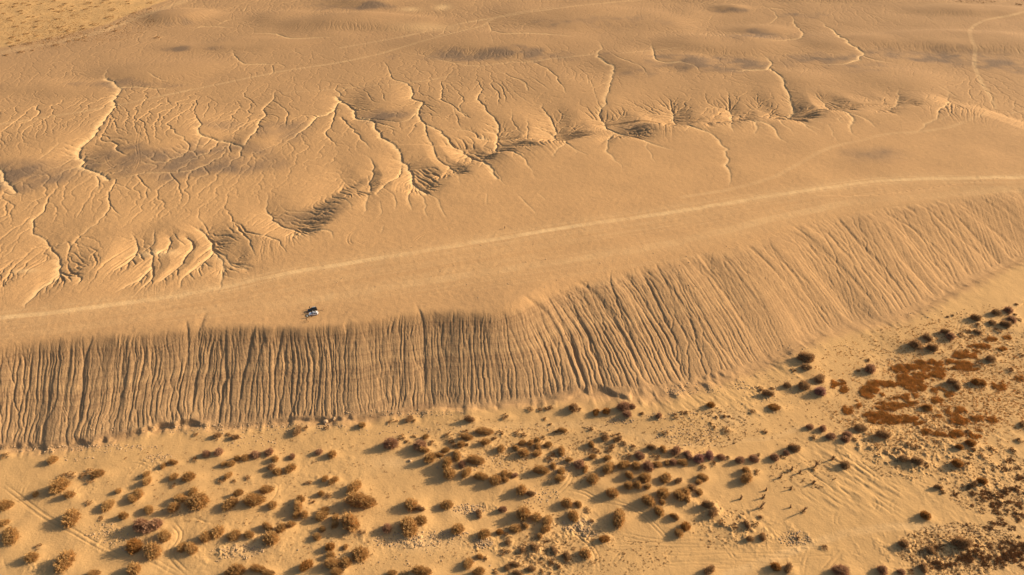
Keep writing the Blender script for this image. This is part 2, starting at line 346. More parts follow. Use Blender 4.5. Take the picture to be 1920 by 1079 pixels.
# (tile, half width m, depth m, points in 3x zoom of that tile)
GUL = [
 (1, 3.2, 2.6, [(600,440),(640,465),(672,490),(650,545),(660,590),(600,660),(540,740),(470,830),(470,930),(540,980),(610,1005)]),
 (1, 1.6, 0.8, [(610,1005),(700,995),(800,978),(930,975),(1050,960),(1180,925),(1300,900)]),
 (1, 1.8, 1.2, [(672,490),(760,490),(860,495),(980,500)]),
 (1, 1.4, 0.9, [(672,490),(610,445),(598,400),(640,370)]),
 (1, 3.0, 2.4, [(-60,900),(0,960),(40,1010),(90,1079)]),
 (1, 1.5, 1.1, [(215,660),(220,620),(200,615),(225,575)]),
 (1, 1.8, 1.3, [(1300,262),(1310,300),(1350,345),(1400,360),(1480,358),(1580,362),(1600,390)]),
 (1, 2.4, 1.9, [(1895,480),(1905,580),(1860,640),(1790,660),(1730,720),(1660,770),(1590,810)]),
 (1, 1.8, 1.3, [(1890,610),(1865,680),(1845,760),(1900,820)]),
 (1, 1.8, 1.4, [(1558,500),(1540,560),(1500,600),(1480,660),(1440,720),(1390,780),(1380,810)]),
 (1, 1.2, 0.9, [(1540,570),(1600,610),(1625,650),(1605,720)]),
 (1, 2.2, 1.8, [(1095,640),(1120,700),(1130,755),(1210,780),(1290,800),(1355,825),(1355,875),(1420,885)]),
 (1, 1.2, 0.8, [(1130,755),(1120,800),(1095,850)]),
 (1, 1.3, 1.0, [(800,690),(880,700),(950,710),(990,750),(1030,780),(1060,830),(1040,870)]),
 (1, 1.5, 1.2, [(560,780),(600,800),(640,800),(660,850),(730,880)]),
 (1, 1.2, 0.9, [(825,400),(870,430),(970,460)]),
 (1, 1.1, 0.7, [(1385,480),(1380,540),(1440,590)]),
 (1, 1.5, 1.0, [(540,985),(555,1020),(545,1079)]), (1, 1.3, 0.9, [(650,1010),(640,1040),(620,1079)]),
 (1, 1.0, 0.7, [(640,1020),(700,1050),(760,1079)]), (1, 1.0, 0.6, [(780,1000),(850,1079)]), (1, 1.0, 0.6, [(960,980),(1010,1040),(1000,1079)]),
 (1, 1.0, 0.6, [(330,770),(310,830),(240,890),(150,930)]), (1, 1.0, 0.6, [(400,830),(410,880),(330,950)]), (1, 0.9, 0.5, [(470,930),(420,970)]),
 (1, 0.9, 0.5, [(1110,530),(1090,610),(1040,640)]), (1, 0.9, 0.5, [(1180,560),(1150,650),(1100,680)]), (1, 0.9, 0.5, [(940,550),(970,600)]),
 (1, 0.9, 0.5, [(1200,680),(1250,730)]), (1, 0.9, 0.6, [(1230,790),(1200,850)]), (1, 0.9, 0.6, [(1290,800),(1300,860)]),
 (1, 0.9, 0.6, [(1180,785),(1140,830)]), (1, 0.8, 0.5, [(700,500),(740,560)]), (1, 0.8, 0.5, [(880,500),(900,540)]),
 (1, 1.2, 0.8, [(1530,370),(1540,400),(1500,440)]), (1, 1.0, 0.7, [(1640,280),(1700,310)]), (1, 1.0, 0.7, [(1760,290),(1840,310)]),
 (1, 1.4, 0.8, [(1230,140),(1290,110),(1400,100)]), (1, 1.3, 0.9, [(1390,30),(1370,70)]), (1, 2.0, 1.2, [(1060,160),(1200,145),(1320,155)]),
 (1, 2.2, 1.6, [(1370,185),(1480,185),(1580,192),(1660,215),(1918,205)]),
 (2, 2.8, 2.4, [(-20,545),(0,570),(70,620),(90,660),(170,680),(230,760),(320,830),(340,890),(400,960),(440,1030),(480,1079)]),
 (2, 1.4, 1.0, [(170,680),(260,710),(330,730)]), (2, 1.6, 1.2, [(0,660),(60,720),(110,780),(180,850)]),
 (2, 2.4, 2.0, [(230,340),(290,430),(350,465),(400,500),(405,550),(455,580),(430,630),(470,690),(560,740),(640,790),(720,850),(800,880),(840,930),(880,1000)]),
 (2, 1.6, 1.1, [(455,580),(430,630),(390,670),(310,685),(200,670),(100,660)]),
 (2, 1.7, 1.3, [(430,640),(480,730),(500,790),(560,880),(620,930),(660,1000),(670,1050)]),
 (2, 2.0, 1.7, [(720,440),(750,450),(785,495),(765,540),(800,590),(850,640),(875,700),(865,760),(880,810),(960,840),(1020,870),(1060,940),(1100,1020)]),
 (2, 1.5, 1.1, [(560,450),(575,530),(560,560),(640,600),(700,650)]), (2, 1.2, 0.9, [(840,470),(860,500),(890,540),(880,600)]),
 (2, 1.2, 0.9, [(880,470),(910,510),(925,560)]), (2, 1.4, 1.0, [(860,395),(890,400),(960,430),(1040,470),(1050,510)]),
 (2, 1.5, 1.1, [(1080,350),(1110,360),(1180,400),(1240,480),(1280,540)]),
 (2, 2.2, 1.8, [(1120,570),(1160,620),(1200,670),(1220,730),(1270,780),(1310,830),(1310,880)]), (2, 1.4, 1.0, [(1270,780),(1230,830),(1190,890)]),
 (2, 2.4, 2.1, [(1460,625),(1500,660),(1545,700),(1640,740),(1720,790),(1800,820),(1900,850)]),
 (2, 1.7, 1.3, [(1545,700),(1510,750),(1490,810),(1530,880),(1590,960)]), (2, 1.0, 0.7, [(1720,790),(1730,850),(1780,930)]),
 (2, 2.2, 1.8, [(1850,540),(1880,620),(1918,660),(1970,705),(2050,735)]),
 (2, 2.2, 1.7, [(820,110),(850,165),(920,185),(1010,185),(1120,185),(1220,195),(1300,200),(1340,190)]),
 (2, 3.0, 1.5, [(1430,210),(1465,250),(1450,295),(1475,340),(1525,380),(1525,450),(1510,520),(1480,570),(1460,625)]),
 (2, 1.4, 1.0, [(1520,295),(1580,330),(1680,370),(1730,440)]), (2, 2.2, 1.7, [(1740,240),(1765,290),(1760,325),(1830,350),(1918,345)]),
 (2, 2.5, 0.7, [(330,285),(450,310),(600,340),(760,370),(900,355),(1040,345),(1200,330),(1440,300)]),
 (2, 1.2, 1.0, [(1045,640),(1048,690),(1050,740),(1070,800)]), (2, 1.5, 1.2, [(120,860),(180,920),(170,980),(155,1010),(165,1060)]),
 (2, 1.5, 1.2, [(340,890),(330,960),(250,1010),(200,1079)]), (2, 1.3, 0.9, [(640,510),(680,560),(670,620),(720,660)]),
 (2, 1.3, 0.9, [(0,520),(60,480)]), (2, 1.0, 0.7, [(140,510),(170,560),(260,590)]), (2, 1.0, 0.6, [(230,520),(250,570)]),
 (2, 1.0, 0.7, [(470,585),(550,650)]), (2, 1.0, 0.7, [(600,570),(640,640),(680,720),(760,760)]),
 (2, 1.0, 0.7, [(940,480),(1000,540),(1080,590)]), (2, 1.0, 0.7, [(1000,450),(1090,510)]), (2, 1.0, 0.7, [(1060,430),(1140,480),(1180,520)]),
 (2, 1.0, 0.6, [(950,600),(980,680),(1030,740)]), (2, 1.0, 0.6, [(1180,590),(1260,630),(1330,640)]), (2, 1.4, 0.9, [(560,960),(540,1010)]),
 (2, 1.0, 0.8, [(800,890),(770,940)]), (2, 1.0, 0.8, [(830,930),(870,960),(900,1000),(930,1050)]), (2, 1.0, 0.8, [(720,850),(740,890)]),
 (2, 1.0, 0.7, [(640,930),(650,960)]), (2, 1.0, 0.7, [(960,845),(1010,850),(1030,870)]), (2, 1.0, 0.7, [(1220,735),(1150,760),(1070,745)]),
 (2, 1.0, 0.7, [(1310,830),(1360,860),(1400,880)]), (2, 1.0, 0.6, [(1390,470),(1380,430),(1330,380)]), (2, 1.0, 0.6, [(1460,600),(1400,450)]),
 (2, 1.0, 0.6, [(840,195),(860,250)]), (2, 1.0, 0.6, [(410,380),(480,430)]), (2, 1.0, 0.6, [(1840,420),(1880,440)]),
 (2, 1.4, 0.9, [(490,180),(520,205),(560,195),(580,175)]), (2, 1.2, 0.8, [(580,165),(630,190)]), (2, 1.2, 0.8, [(690,140),(730,160)]),
 (3, 2.0, 1.6, [(600,80),(640,140),(680,190),(640,215),(560,225),(440,228)]), (3, 1.5, 1.0, [(490,50),(530,90),(500,130),(430,140)]),
 (3, 3.0, 2.3, [(760,110),(840,165),(920,220),(1000,280),(1015,310),(950,345),(880,360),(760,365)]),
 (3, 1.8, 1.3, [(1015,310),(1080,335),(1200,350)]), (3, 2.6, 2.0, [(460,310),(500,345),(495,380),(440,390),(250,395)]),
 (3, 2.6, 2.0, [(500,385),(560,440),(610,520),(630,570),(625,630),(680,680),(730,730),(790,770)]),
 (3, 1.4, 1.0, [(0,345),(60,370),(100,405)]), (3, 2.2, 1.8, [(250,500),(270,530),(285,590),(300,630),(390,660),(420,690),(410,770)]),
 (3, 1.5, 1.2, [(300,630),(280,690),(290,750)]), (3, 1.7, 1.3, [(390,660),(480,690),(540,760),(600,810)]),
 (3, 1.8, 1.4, [(130,730),(210,780),(245,830),(230,860),(255,910),(260,1060)]), (3, 1.0, 0.8, [(40,705),(10,740)]),
 (3, 1.3, 1.0, [(625,640),(560,660),(570,700),(650,760)]), (3, 2.0, 1.6, [(720,500),(780,540),(860,590),(940,630),(950,680),(940,720),(1010,790)]),
 (3, 1.4, 1.1, [(950,630),(1040,670),(1090,720)]), (3, 1.7, 1.3, [(1215,490),(1220,560),(1180,600),(1150,630)]),
 (3, 1.8, 1.2, [(1470,470),(1500,565),(1440,620),(1420,660),(1300,745),(1200,770)]), (3, 1.2, 0.8, [(1515,580),(1500,640),(1460,670)]),
 (3, 1.2, 0.8, [(1500,565),(1560,590)]), (3, 1.2, 0.8, [(1740,530),(1750,600)]), (3, 1.0, 0.7, [(820,700),(880,800)]),
 (3, 1.3, 0.9, [(1660,250),(1700,285)]), (3, 1.0, 0.7, [(1870,260),(1900,310)]), (3, 1.2, 0.8, [(1540,540),(1440,480)]),
 (3, 1.0, 0.7, [(340,660),(430,710),(500,720)]), (3, 1.0, 0.7, [(560,640),(480,590),(400,580),(320,540)]), (3, 1.0, 0.7, [(690,690),(780,730)]),
 (3, 1.0, 0.7, [(700,660),(790,690)]), (3, 1.0, 0.7, [(860,600),(770,570)]), (3, 1.0, 0.7, [(950,640),(880,660),(900,690)]),
 (3, 1.0, 0.6, [(1030,70),(1100,130)]), (3, 1.0, 0.6, [(870,90),(920,130)]), (3, 1.0, 0.6, [(1350,70),(1420,130)]), (3, 1.0, 0.6, [(1100,90),(1160,130)]),
 (3, 1.4, 1.2, [(450,40),(560,50),(600,45)]), (3, 1.0, 0.7, [(1610,500),(1640,570)]), (3, 1.0, 0.7, [(1870,560),(1860,640)]),
 (4, 2.8, 2.2, [(320,350),(325,420),(270,500),(200,570),(130,660)]), (4, 1.7, 1.3, [(325,425),(380,460),(440,480),(430,530)]),
 (4, 1.8, 1.2, [(290,0),(240,100),(190,160),(190,210),(240,260),(300,320),(320,350)]), (4, 1.4, 0.9, [(610,0),(610,70),(560,170),(450,240),(380,310)]),
 (4, 1.8, 1.4, [(740,220),(760,260),(765,320),(730,370),(650,430),(570,470)]), (4, 1.3, 0.9, [(870,200),(860,280),(810,320)]),
 (4, 2.0, 1.7, [(860,350),(855,410),(810,450),(750,510),(640,570)]), (4, 1.4, 1.1, [(855,410),(835,500),(780,560)]),
 (4, 1.4, 1.1, [(950,250),(955,280),(935,330)]), (4, 1.6, 1.2, [(1050,250),(1080,280),(1070,330),(980,430),(910,490)]),
 (4, 2.0, 1.6, [(1120,200),(1170,240),(1180,300),(1140,380),(1060,450),(1010,550)]), (4, 2.6, 1.5, [(1180,290),(1230,340),(1255,400),(1245,500),(1220,580)]),
 (4, 1.5, 1.2, [(1190,300),(1270,340),(1310,400),(1390,430)]), (4, 1.3, 1.0, [(1340,200),(1370,240),(1400,280),(1440,370)]),
 (4, 1.3, 1.0, [(1380,220),(1480,250),(1560,270),(1620,350)]), (4, 1.8, 1.3, [(1500,0),(1505,80),(1530,120),(1600,170),(1700,210),(1740,250),(1750,290)]),
 (4, 1.3, 1.0, [(1700,210),(1840,215),(1880,270)]), (4, 1.1, 0.8, [(1690,210),(1650,250)]), (4, 1.2, 1.0, [(60,430),(40,470),(20,520)]),
 (4, 1.0, 0.7, [(270,500),(250,560)]), (4, 1.0, 0.8, [(340,430),(400,500)]), (4, 1.0, 0.8, [(400,460),(480,400)]), (4, 1.0, 0.7, [(1255,410),(1340,450)]),
 (4, 1.0, 0.7, [(1250,460),(1330,490)]), (4, 1.0, 0.7, [(1260,380),(1420,420)]), (4, 1.0, 0.7, [(1150,380),(1190,410)]), (4, 1.0, 0.7, [(1110,420),(1130,470)]),
 (4, 1.0, 0.8, [(1060,450),(1090,490)]), (4, 0.9, 0.7, [(740,370),(760,400)]), (4, 0.9, 0.6, [(470,60),(460,120),(420,160)]), (4, 1.0, 0.7, [(820,0),(835,45)]),
 (4, 1.0, 0.7, [(1300,130),(1310,190)]), (4, 1.0, 0.7, [(980,230),(1040,290)]), (4, 1.0, 0.7, [(1120,100),(1170,230)]), (4, 1.0, 0.7, [(620,70),(690,140)]),
 (4, 1.2, 0.8, [(20,0),(100,20),(170,-10)]), (4, 0.9, 0.6, [(90,290),(60,330),(0,380)]), (4, 1.0, 0.6, [(1570,30),(1600,90),(1790,110),(1900,150)]),
 (5, 1.6, 1.2, [(150,0),(150,60),(120,130)]), (5, 1.2, 0.9, [(210,40),(230,100),(200,150)]), (5, 1.2, 0.9, [(280,0),(320,50),(300,110)]), (5, 1.4, 1.1, [(380,-30),(385,60),(400,110)]),
 (5, 1.2, 0.9, [(440,0),(470,60),(490,150)]), (5, 1.2, 0.9, [(490,0),(540,50),(560,110),(610,150)]), (5, 1.0, 0.7, [(980,0),(1040,60),(1110,140)]),
 (5, 1.0, 0.7, [(820,0),(815,80)]), (5, 1.0, 0.7, [(240,180),(220,240)]), (5, 1.0, 0.6, [(1100,0),(1160,50)]), (5, 1.2, 0.9, [(-20,20),(40,60),(60,110)]),
]
D = np.zeros_like(Z)
BROAD = np.zeros_like(Z)
LINES = []
for k, (tile, w, d, pts) in enumerate(GUL):
    x0, y0 = TL[tile]
    xs, ys, s = world_line([(x0 + p[0] / 3, y0 + p[1] / 3) for p in pts], wig=1.1 + 0.3 * w, seed=k, step=2.2)
    LINES.append((k, w, d, xs, ys, s))
for (k, w, d, xs, ys, s) in LINES:
    L = s[-1]
    ends = []
    for e in (0, -1):                          # an end that joins another gully keeps its depth, a head tapers out
        dm = min(np.hypot(o[3] - xs[e], o[4] - ys[e]).min() for o in LINES if o[0] != k)
        ends.append(dm < 7.0)
    tp = 0.30 * L + 1
    e0 = np.ones_like(s) if ends[0] else np.clip(s / tp, 0, 1)
    e1 = np.ones_like(s) if ends[1] else np.clip((L - s) / tp, 0, 1)
    env = np.minimum(e0, e1) ** 0.8
    wv = w * 0.70 * (0.45 + 0.55 * env) * (1 + 0.25 * vnoise(s / 8, s * 0 + k, 12))
    dv = d * 0.24 * env * (1 + 0.2 * vnoise(s / 11, s * 0 + k, 16))
    stamp(D, xs, ys, wv, dv, vprof, asym=0.58)
    if d > 1.0:
        dn_ = sample(dn, xs, ys)
        nearscarp = np.exp(-((dn_ - 8) / 34.0) ** 2)
        stamp(BROAD, xs, ys, w * (3.2 + 3.5 * nearscarp), d * env * (0.22 + 1.2 * nearscarp), lambda q: np.exp(-1.1 * q ** 1.6))
CORE = D.copy()
D = D + BROAD
# gullies biting into the plateau rim and running down the bluff
BG = [(2.2, 1.7, [(386, 585), (377, 605), (370, 625), (367, 680), (362, 740), (360, 790)]), (1.6, 1.7, [(350, 600), (352, 620), (352, 660), (345, 720)]),
      (1.4, 1.5, [(782, 572), (792, 600), (796, 660), (795, 740)]), (1.4, 1.5, [(175, 628), (170, 640), (155, 700), (145, 790)]),
      (1.5, 1.8, [(480, 608), (470, 640), (455, 700), (445, 770)]), (1.2, 1.3, [(532, 612), (522, 650), (512, 720)]),
      (2.2, 2.2, [(1077, 527), (1107, 540), (1137, 573), (1160, 610), (1187, 660), (1207, 713)]), (1.2, 1.3, [(1148, 505), (1145, 525), (1160, 570), (1180, 620), (1210, 690)]),
      (1.8, 1.9, [(980, 552), (1005, 570), (1030, 590), (1057, 640), (1083, 713)]), (1.4, 1.5, [(1020, 548), (1040, 575), (1070, 630), (1100, 710)]),
      (1.3, 1.5, [(1058, 540), (1080, 580), (1110, 640), (1135, 710)]), (1.4, 1.5, [(1227, 490), (1245, 520), (1285, 580), (1320, 660)]),
      (1.3, 1.4, [(1195, 500), (1215, 530), (1250, 600), (1290, 680)]), (1.4, 1.4, [(1303, 480), (1347, 533), (1390, 590), (1430, 650)]),
      (1.5, 1.5, [(1400, 458), (1420, 475), (1467, 523), (1527, 590)]), (1.8, 1.8, [(1478, 418), (1497, 430), (1537, 463), (1597, 520), (1655, 590)]),
      (1.9, 2.0, [(1565, 400), (1580, 420), (1613, 453), (1663, 507), (1717, 575)]), (1.2, 1.1, [(1500, 440), (1560, 500), (1610, 560)]),
      (1.2, 1.1, [(1545, 430), (1600, 490), (1660, 560)]), (1.2, 1.1, [(1650, 395), (1700, 420), (1760, 470), (1800, 520)]),
      (1.2, 1.2, [(1730, 385), (1800, 447), (1870, 497)]), (1.2, 1.1, [(1790, 385), (1860, 430), (1920, 480)]), (1.2, 1.1, [(1350, 470), (1400, 540), (1460, 610)]),
      (1.1, 1.0, [(1260, 505), (1300, 560), (1350, 640), (1390, 690)]), (1.1, 1.1, [(1440, 455), (1500, 530), (1560, 600)])]
for k, (w, d, pts) in enumerate(BG):
    xs, ys, s = world_line(pts, wig=0.7, seed=300 + k)
    L = s[-1]
    env = np.clip(s / (0.10 * L + 1), 0, 1) ** 0.7 * np.clip((L - s) / (0.25 * L), 0, 1)
    stamp(D, xs, ys, w * (0.6 + 0.5 * env) * (1 + 0.15 * vnoise(s / 9, s * 0 + k, 13)), (0.24 - 0.09 * smooth(1050, 1350, np.array(float(pts[0][0])))) * d * env, vprof, asym=0.45)

# ------------------------------------------------------------------ rills on the bluff face (follow the fall lines)
nz = near & (TT > -0.12) & (TT < 1.25)
s1 = SG[nz]; t1 = TT[nz]; L1 = LG[nz]; x1 = X[nz]
dd = t1 * L1                                    # metres down the slope
env = smooth(-0.02, 0.16, t1 + 0.05 * vnoise(s1 / 4.0, t1 * 0, 90)) * (1 - smooth(0.86, 1.06, t1))
leftness = 1 - smooth(40, 150, x1)
rill = np.zeros_like(s1)
wob = 1.1 * vnoise(s1 / 20, dd / 16, 91) + 0.45 * vnoise(s1 / 6, dd / 6, 92) + 0.2 * vnoise(s1 / 2.5, dd / 3, 94)
for lam, amp, st, sd in ((17.0, 0.55, 9, 101), (8.0, 0.36, 7, 102), (3.6, 0.30, 7, 103), (2.1, 0.30, 8, 104), (1.3, 0.20, 9, 105)):
    n = vnoise((s1 + wob) / lam * 1.9, dd / (lam * st), sd)
    v = 1 - np.minimum(1, np.abs(n) / 0.42)
    if lam > 4:
        start = smooth(0.0, 0.35, t1 - 0.25 * (vnoise(s1 / lam, s1 * 0, sd + 7) * 0.5 + 0.5))
    else:
        start = 1.0
    am = 0.25 + 1.15 * smooth(-0.5, 0.5, vnoise(s1 / (lam * 2.6) + 9.1 * lam, dd / (lam * 7), sd + 31))
    rill -= amp * am * v ** 1.25 * start
rill *= env * (0.27 + 0.29 * leftness) * (0.75 + 0.5 * smooth(-0.6, 0.6, vnoise(s1 / 26, dd / 40, 96)))
ledge = np.zeros_like(rill)
RZ = np.zeros_like(Z)
RZ[nz] = rill
# broad buttresses and a broken step where the face meets the sand
butt = np.zeros_like(Z)
butt[nz] = env * (0.7 * vnoise(s1 / 22, dd / 90, 111) + 0.3 * vnoise(s1 / 9, dd / 60, 112))
step = np.zeros_like(Z)
foot = 1.0 + 0.03 * vnoise(s1 / 9, s1 * 0, 121) + 0.02 * vnoise(s1 / 2.6, s1 * 0, 122)
stepamp = np.clip(0.15 + 0.95 * vnoise(s1 / 34, s1 * 0 + 4.2, 123), 0, 1) * np.interp(x1, [-150, 0, 60, 140, 300], [2.6, 2.6, 1.6, 0.6, 0.9])
step[nz] = stepamp * (1 - smooth(-0.035, 0.012, t1 - foot)) * smooth(0.55, 0.95, t1)
# little wash fans and slumped heaps where each rill meets the sand
fan = np.zeros_like(Z)
fan[nz] = (0.85 * np.clip(0.2 + vnoise(s1 / 5.5 + wob / 9, dd / 9, 131), 0, 1.2) + 0.4 * np.clip(vnoise(s1 / 2.2, dd / 4, 132), 0, 1)) * np.exp(-((t1 - 1.03) / 0.075) ** 2) * np.interp(x1, [-150, 100, 200], [1, 1, 0.5])
Z = Z + D + RZ + butt + step + fan
# headcuts where the gullies bite into the edge of the strip: steep wall on the east, long lit ramp on the west
for (tx, ty, ex_, ey_, k_) in [(655, 352, 678, 338, .8), (556, 420, 590, 408, .6), (775, 338, 800, 326, 1), (840, 312, 868, 305, .9), (900, 284, 925, 280, 1), (935, 264, 968, 254, 1), (1046, 244, 1084, 238, 1.3),
                               (1152, 234, 1196, 230, 1.45), (1272, 214, 1294, 208, .9), (1318, 212, 1346, 202, 1.15), (1378, 208, 1408, 208, 1.3), (1430, 203, 1448, 197, 1), (1488, 208, 1528, 212, 1.35), (1640, 194, 1664, 190, .9), (1690, 188, 1716, 192, .8), (1576, 193, 1602, 197, .9), (1225, 218, 1250, 214, .8),
                               (106, 502, 146, 496, .7), (2, 528, 16, 522, .8), (418, 490, 446, 492, .8), (646, 338, 660, 330, .6)]:
    x0, y0, _ = on_ground(tx, ty, BASE); x1, y1, _ = on_ground(ex_, ey_, BASE)
    rx = float(np.hypot(x1 - x0, y1 - y0)) * 1.15
    ax_, ay_ = (X - x0), (Y - y0)
    m = (np.abs(ax_) < rx * 6) & (np.abs(ay_) < rx * 6)
    ax_, ay_ = ax_[m], ay_[m]
    q = np.where(ax_ > 0, ax_ / rx, ax_ / (2.2 * rx)) ** 2 + np.where(ay_ > 0, ay_ / (2.6 * rx), ay_ / (0.9 * rx)) ** 2
    q = np.sqrt(q) * (1 + 0.18 * vnoise(np.arctan2(ay_, ax_) * 2.5, q * 0 + tx, 44))
    Z[m] -= k_ * min(0.17 * rx, 3.6) * np.exp(-q ** 2.4)
    th = np.arctan2(ay_, ax_ * 0.8)            # small gullies radiating from the headcut over its wall and onto the strip
    g_ = vnoise(th * 7.0 + 0.5 * vnoise(ax_ / 6, ay_ / 6, 45), q * 0.7 + tx, 46)
    g2 = vnoise(th * 13.0 + 0.4 * vnoise(ax_ / 4, ay_ / 4, 47), q * 0.9 + ty, 48)
    win = np.exp(-((q - 0.95) / 0.42) ** 2) * smooth(0.15, 0.6, q) * smooth(-0.15, 0.45, (0.9 * ax_ - 0.5 * ay_) / (np.hypot(ax_, ay_) + 0.1))
    Z[m] -= k_ * win * (0.62 * np.clip(1 - np.abs(g_) / 0.45, 0, 1) + 0.32 * np.clip(1 - np.abs(g2) / 0.5, 0, 1)) * min(1.0, rx / 14)

# far sand in the upper left corner
fsx, fsy = unproj(np.array([-900, 0, 120, 200, 300, 400, 600]), np.array([190, 97, 74, 55, 12, -25, -90]), 10)
FS = smooth(-6, 14, Y - np.interp(X, fsx, fsy, left=1e9 * 0 + fsy[0], right=1e6)) * (Y < 1500)

# ------------------------------------------------------------------ drainage: route water over the relief and cut fine rills
def route(h, xx, yy):
    n, m = h.shape
    best = np.zeros_like(h); rec = np.arange(n * m).reshape(n, m).copy()
    ids = np.arange(n * m).reshape(n, m)
    for di, dj in ((0, 1), (0, -1), (1, 0), (-1, 0), (1, 1), (1, -1), (-1, 1), (-1, -1)):
        a0, a1 = max(0, -di), n - max(0, di)
        b0, b1 = max(0, -dj), m - max(0, dj)
        c = (slice(a0, a1), slice(b0, b1)); nb = (slice(a0 + di, a1 + di), slice(b0 + dj, b1 + dj))
        sl_ = (h[c] - h[nb]) / np.hypot(xx[c] - xx[nb], yy[c] - yy[nb])
        up = sl_ > best[c]
        best[c][up] = sl_[up]
        rec[c][up] = ids[nb][up]
    return rec.ravel()

def accumulate(rec, area):
    n = len(rec)
    lev = (rec != np.arange(n)).astype(np.int32)
    p = rec.copy()
    for _ in range(13):
        lev = lev + lev[p]
        p2 = p[p]
        if np.array_equal(p2, p):
            break
        p = p2
    order = np.argsort(-lev, kind='stable')
    ls = lev[order]
    cuts = np.flatnonzero(np.diff(ls)) + 1
    A = area.copy()
    for chunk in np.split(order, cuts):
        if lev[chunk[0]] == 0:
            break
        np.add.at(A, rec[chunk], A[chunk])
    return A

def fillpits(h, it=60):
    h = h.copy()
    for _ in range(it):
        mn = np.full_like(h[1:-1, 1:-1], 1e9)
        for di in (-1, 0, 1):
            for dj in (-1, 0, 1):
                if di or dj:
                    np.minimum(mn, h[1 + di:h.shape[0] - 1 + di, 1 + dj:h.shape[1] - 1 + dj], out=mn)
        pit = h[1:-1, 1:-1] <= mn
        if not pit.any():
            break
        h[1:-1, 1:-1] = np.where(pit, mn + 0.004, h[1:-1, 1:-1])
    return h

zd = Z[ri0:ri1, ci0:ci1].astype(np.float64)
dxr = np.abs(np.gradient(Xd, axis=1)); dyr = np.abs(np.gradient(Yd, axis=0))
cell = (dxr * dyr)
md = north[ri0:ri1, ci0:ci1] * upl[ri0:ri1, ci0:ci1]
bl = ((TT > 0.0) & (TT < 0.95) & near)[ri0:ri1, ci0:ci1].astype(float)
fronts = np.clip(upl[ri0:ri1, ci0:ci1] * smooth(-75, -8, dn[ri0:ri1, ci0:ci1]), 0, 1)
wgt = np.clip(fronts + 0.55 * bl, 0, 1) * (1 - FS[ri0:ri1, ci0:ci1])
def blur(a, n=1):
    for _ in range(n):
        p = np.pad(a, 1, mode='edge')
        a = (p[:-2, 1:-1] + p[2:, 1:-1] + p[1:-1, :-2] + p[1:-1, 2:] + 2 * p[1:-1, 1:-1]) / 6
    return a
gyy, gxx = np.gradient(blur(zd, 8))
slope0 = np.hypot(gxx / dxr, gyy / dyr)
scp = smooth(-0.25, 0.55, vnoise(Xd / 21, Yd / 55, 206))
patch = smooth(-0.5, 0.6, fbm(Xd, Yd, 70, 2, 205))
for it in range(2):
    nzr = 0.24 * fbm(Xd, Yd, 9, 3, 200 + it) + 0.10 * fbm(Xd, Yd, 2.2, 2, 210 + it)
    hh = fillpits(zd + nzr * (0.9 - 0.3 * it) - np.maximum(md, fronts) * 0.045 * Yd, 60)
    A = accumulate(route(hh, Xd, Yd), cell.ravel()).reshape(zd.shape)
    q = np.log10(np.maximum(A, 1) / (13.0 - 7.0 * smooth(0.05, 0.16, slope0)))
    amp = np.clip(q, 0, 1.5) ** 0.7 * (0.175 if it == 0 else 0.13) * wgt * (1 + 0.2 * smooth(400, 500, Yd)) * (1 - 0.45 * smooth(540, 700, Yd)) * (1 - (0.55 - 0.95 * scp) * np.exp(-((dn[ri0:ri1, ci0:ci1] + 12) / 26.0) ** 2)) * (0.8 + 0.5 * patch) * (1 + 0.5 * smooth(0.10, 0.2, slope0))
    E = amp.copy()
    sl0 = 0.33
    for _ in range(5):                          # widen each channel into a V
        P = np.pad(E, 1)
        a, b = dxr * sl0, dyr * sl0
        E = np.maximum.reduce([E, P[1:-1, :-2] - a, P[1:-1, 2:] - a, P[:-2, 1:-1] - b, P[2:, 1:-1] - b,
                               P[:-2, :-2] - np.hypot(a, b), P[2:, 2:] - np.hypot(a, b), P[:-2, 2:] - np.hypot(a, b), P[2:, :-2] - np.hypot(a, b)])
    zd = zd - (blur(E, 1) * (1 - smooth(450, 600, Yd)) + E * smooth(450, 600, Yd))
wild = smooth(0.25, 1.0, blur(E, 2))
# hummocky sand and grain
lowd = low[ri0:ri1, ci0:ci1]
zd += lowd * (0.06 * fbm(Xd, Yd, 3.2, 2, 230))
rough = smooth(0.25, 0.8, fbm(Xd, Yd, 38, 2, 240)) * lowd
zd += rough * 0.15 * np.maximum(0, fbm(Xd, Yd, 2.6, 2, 245))
zd += (1 - lowd) * (0.06 * fbm(Xd, Yd, 2.4, 2, 250))
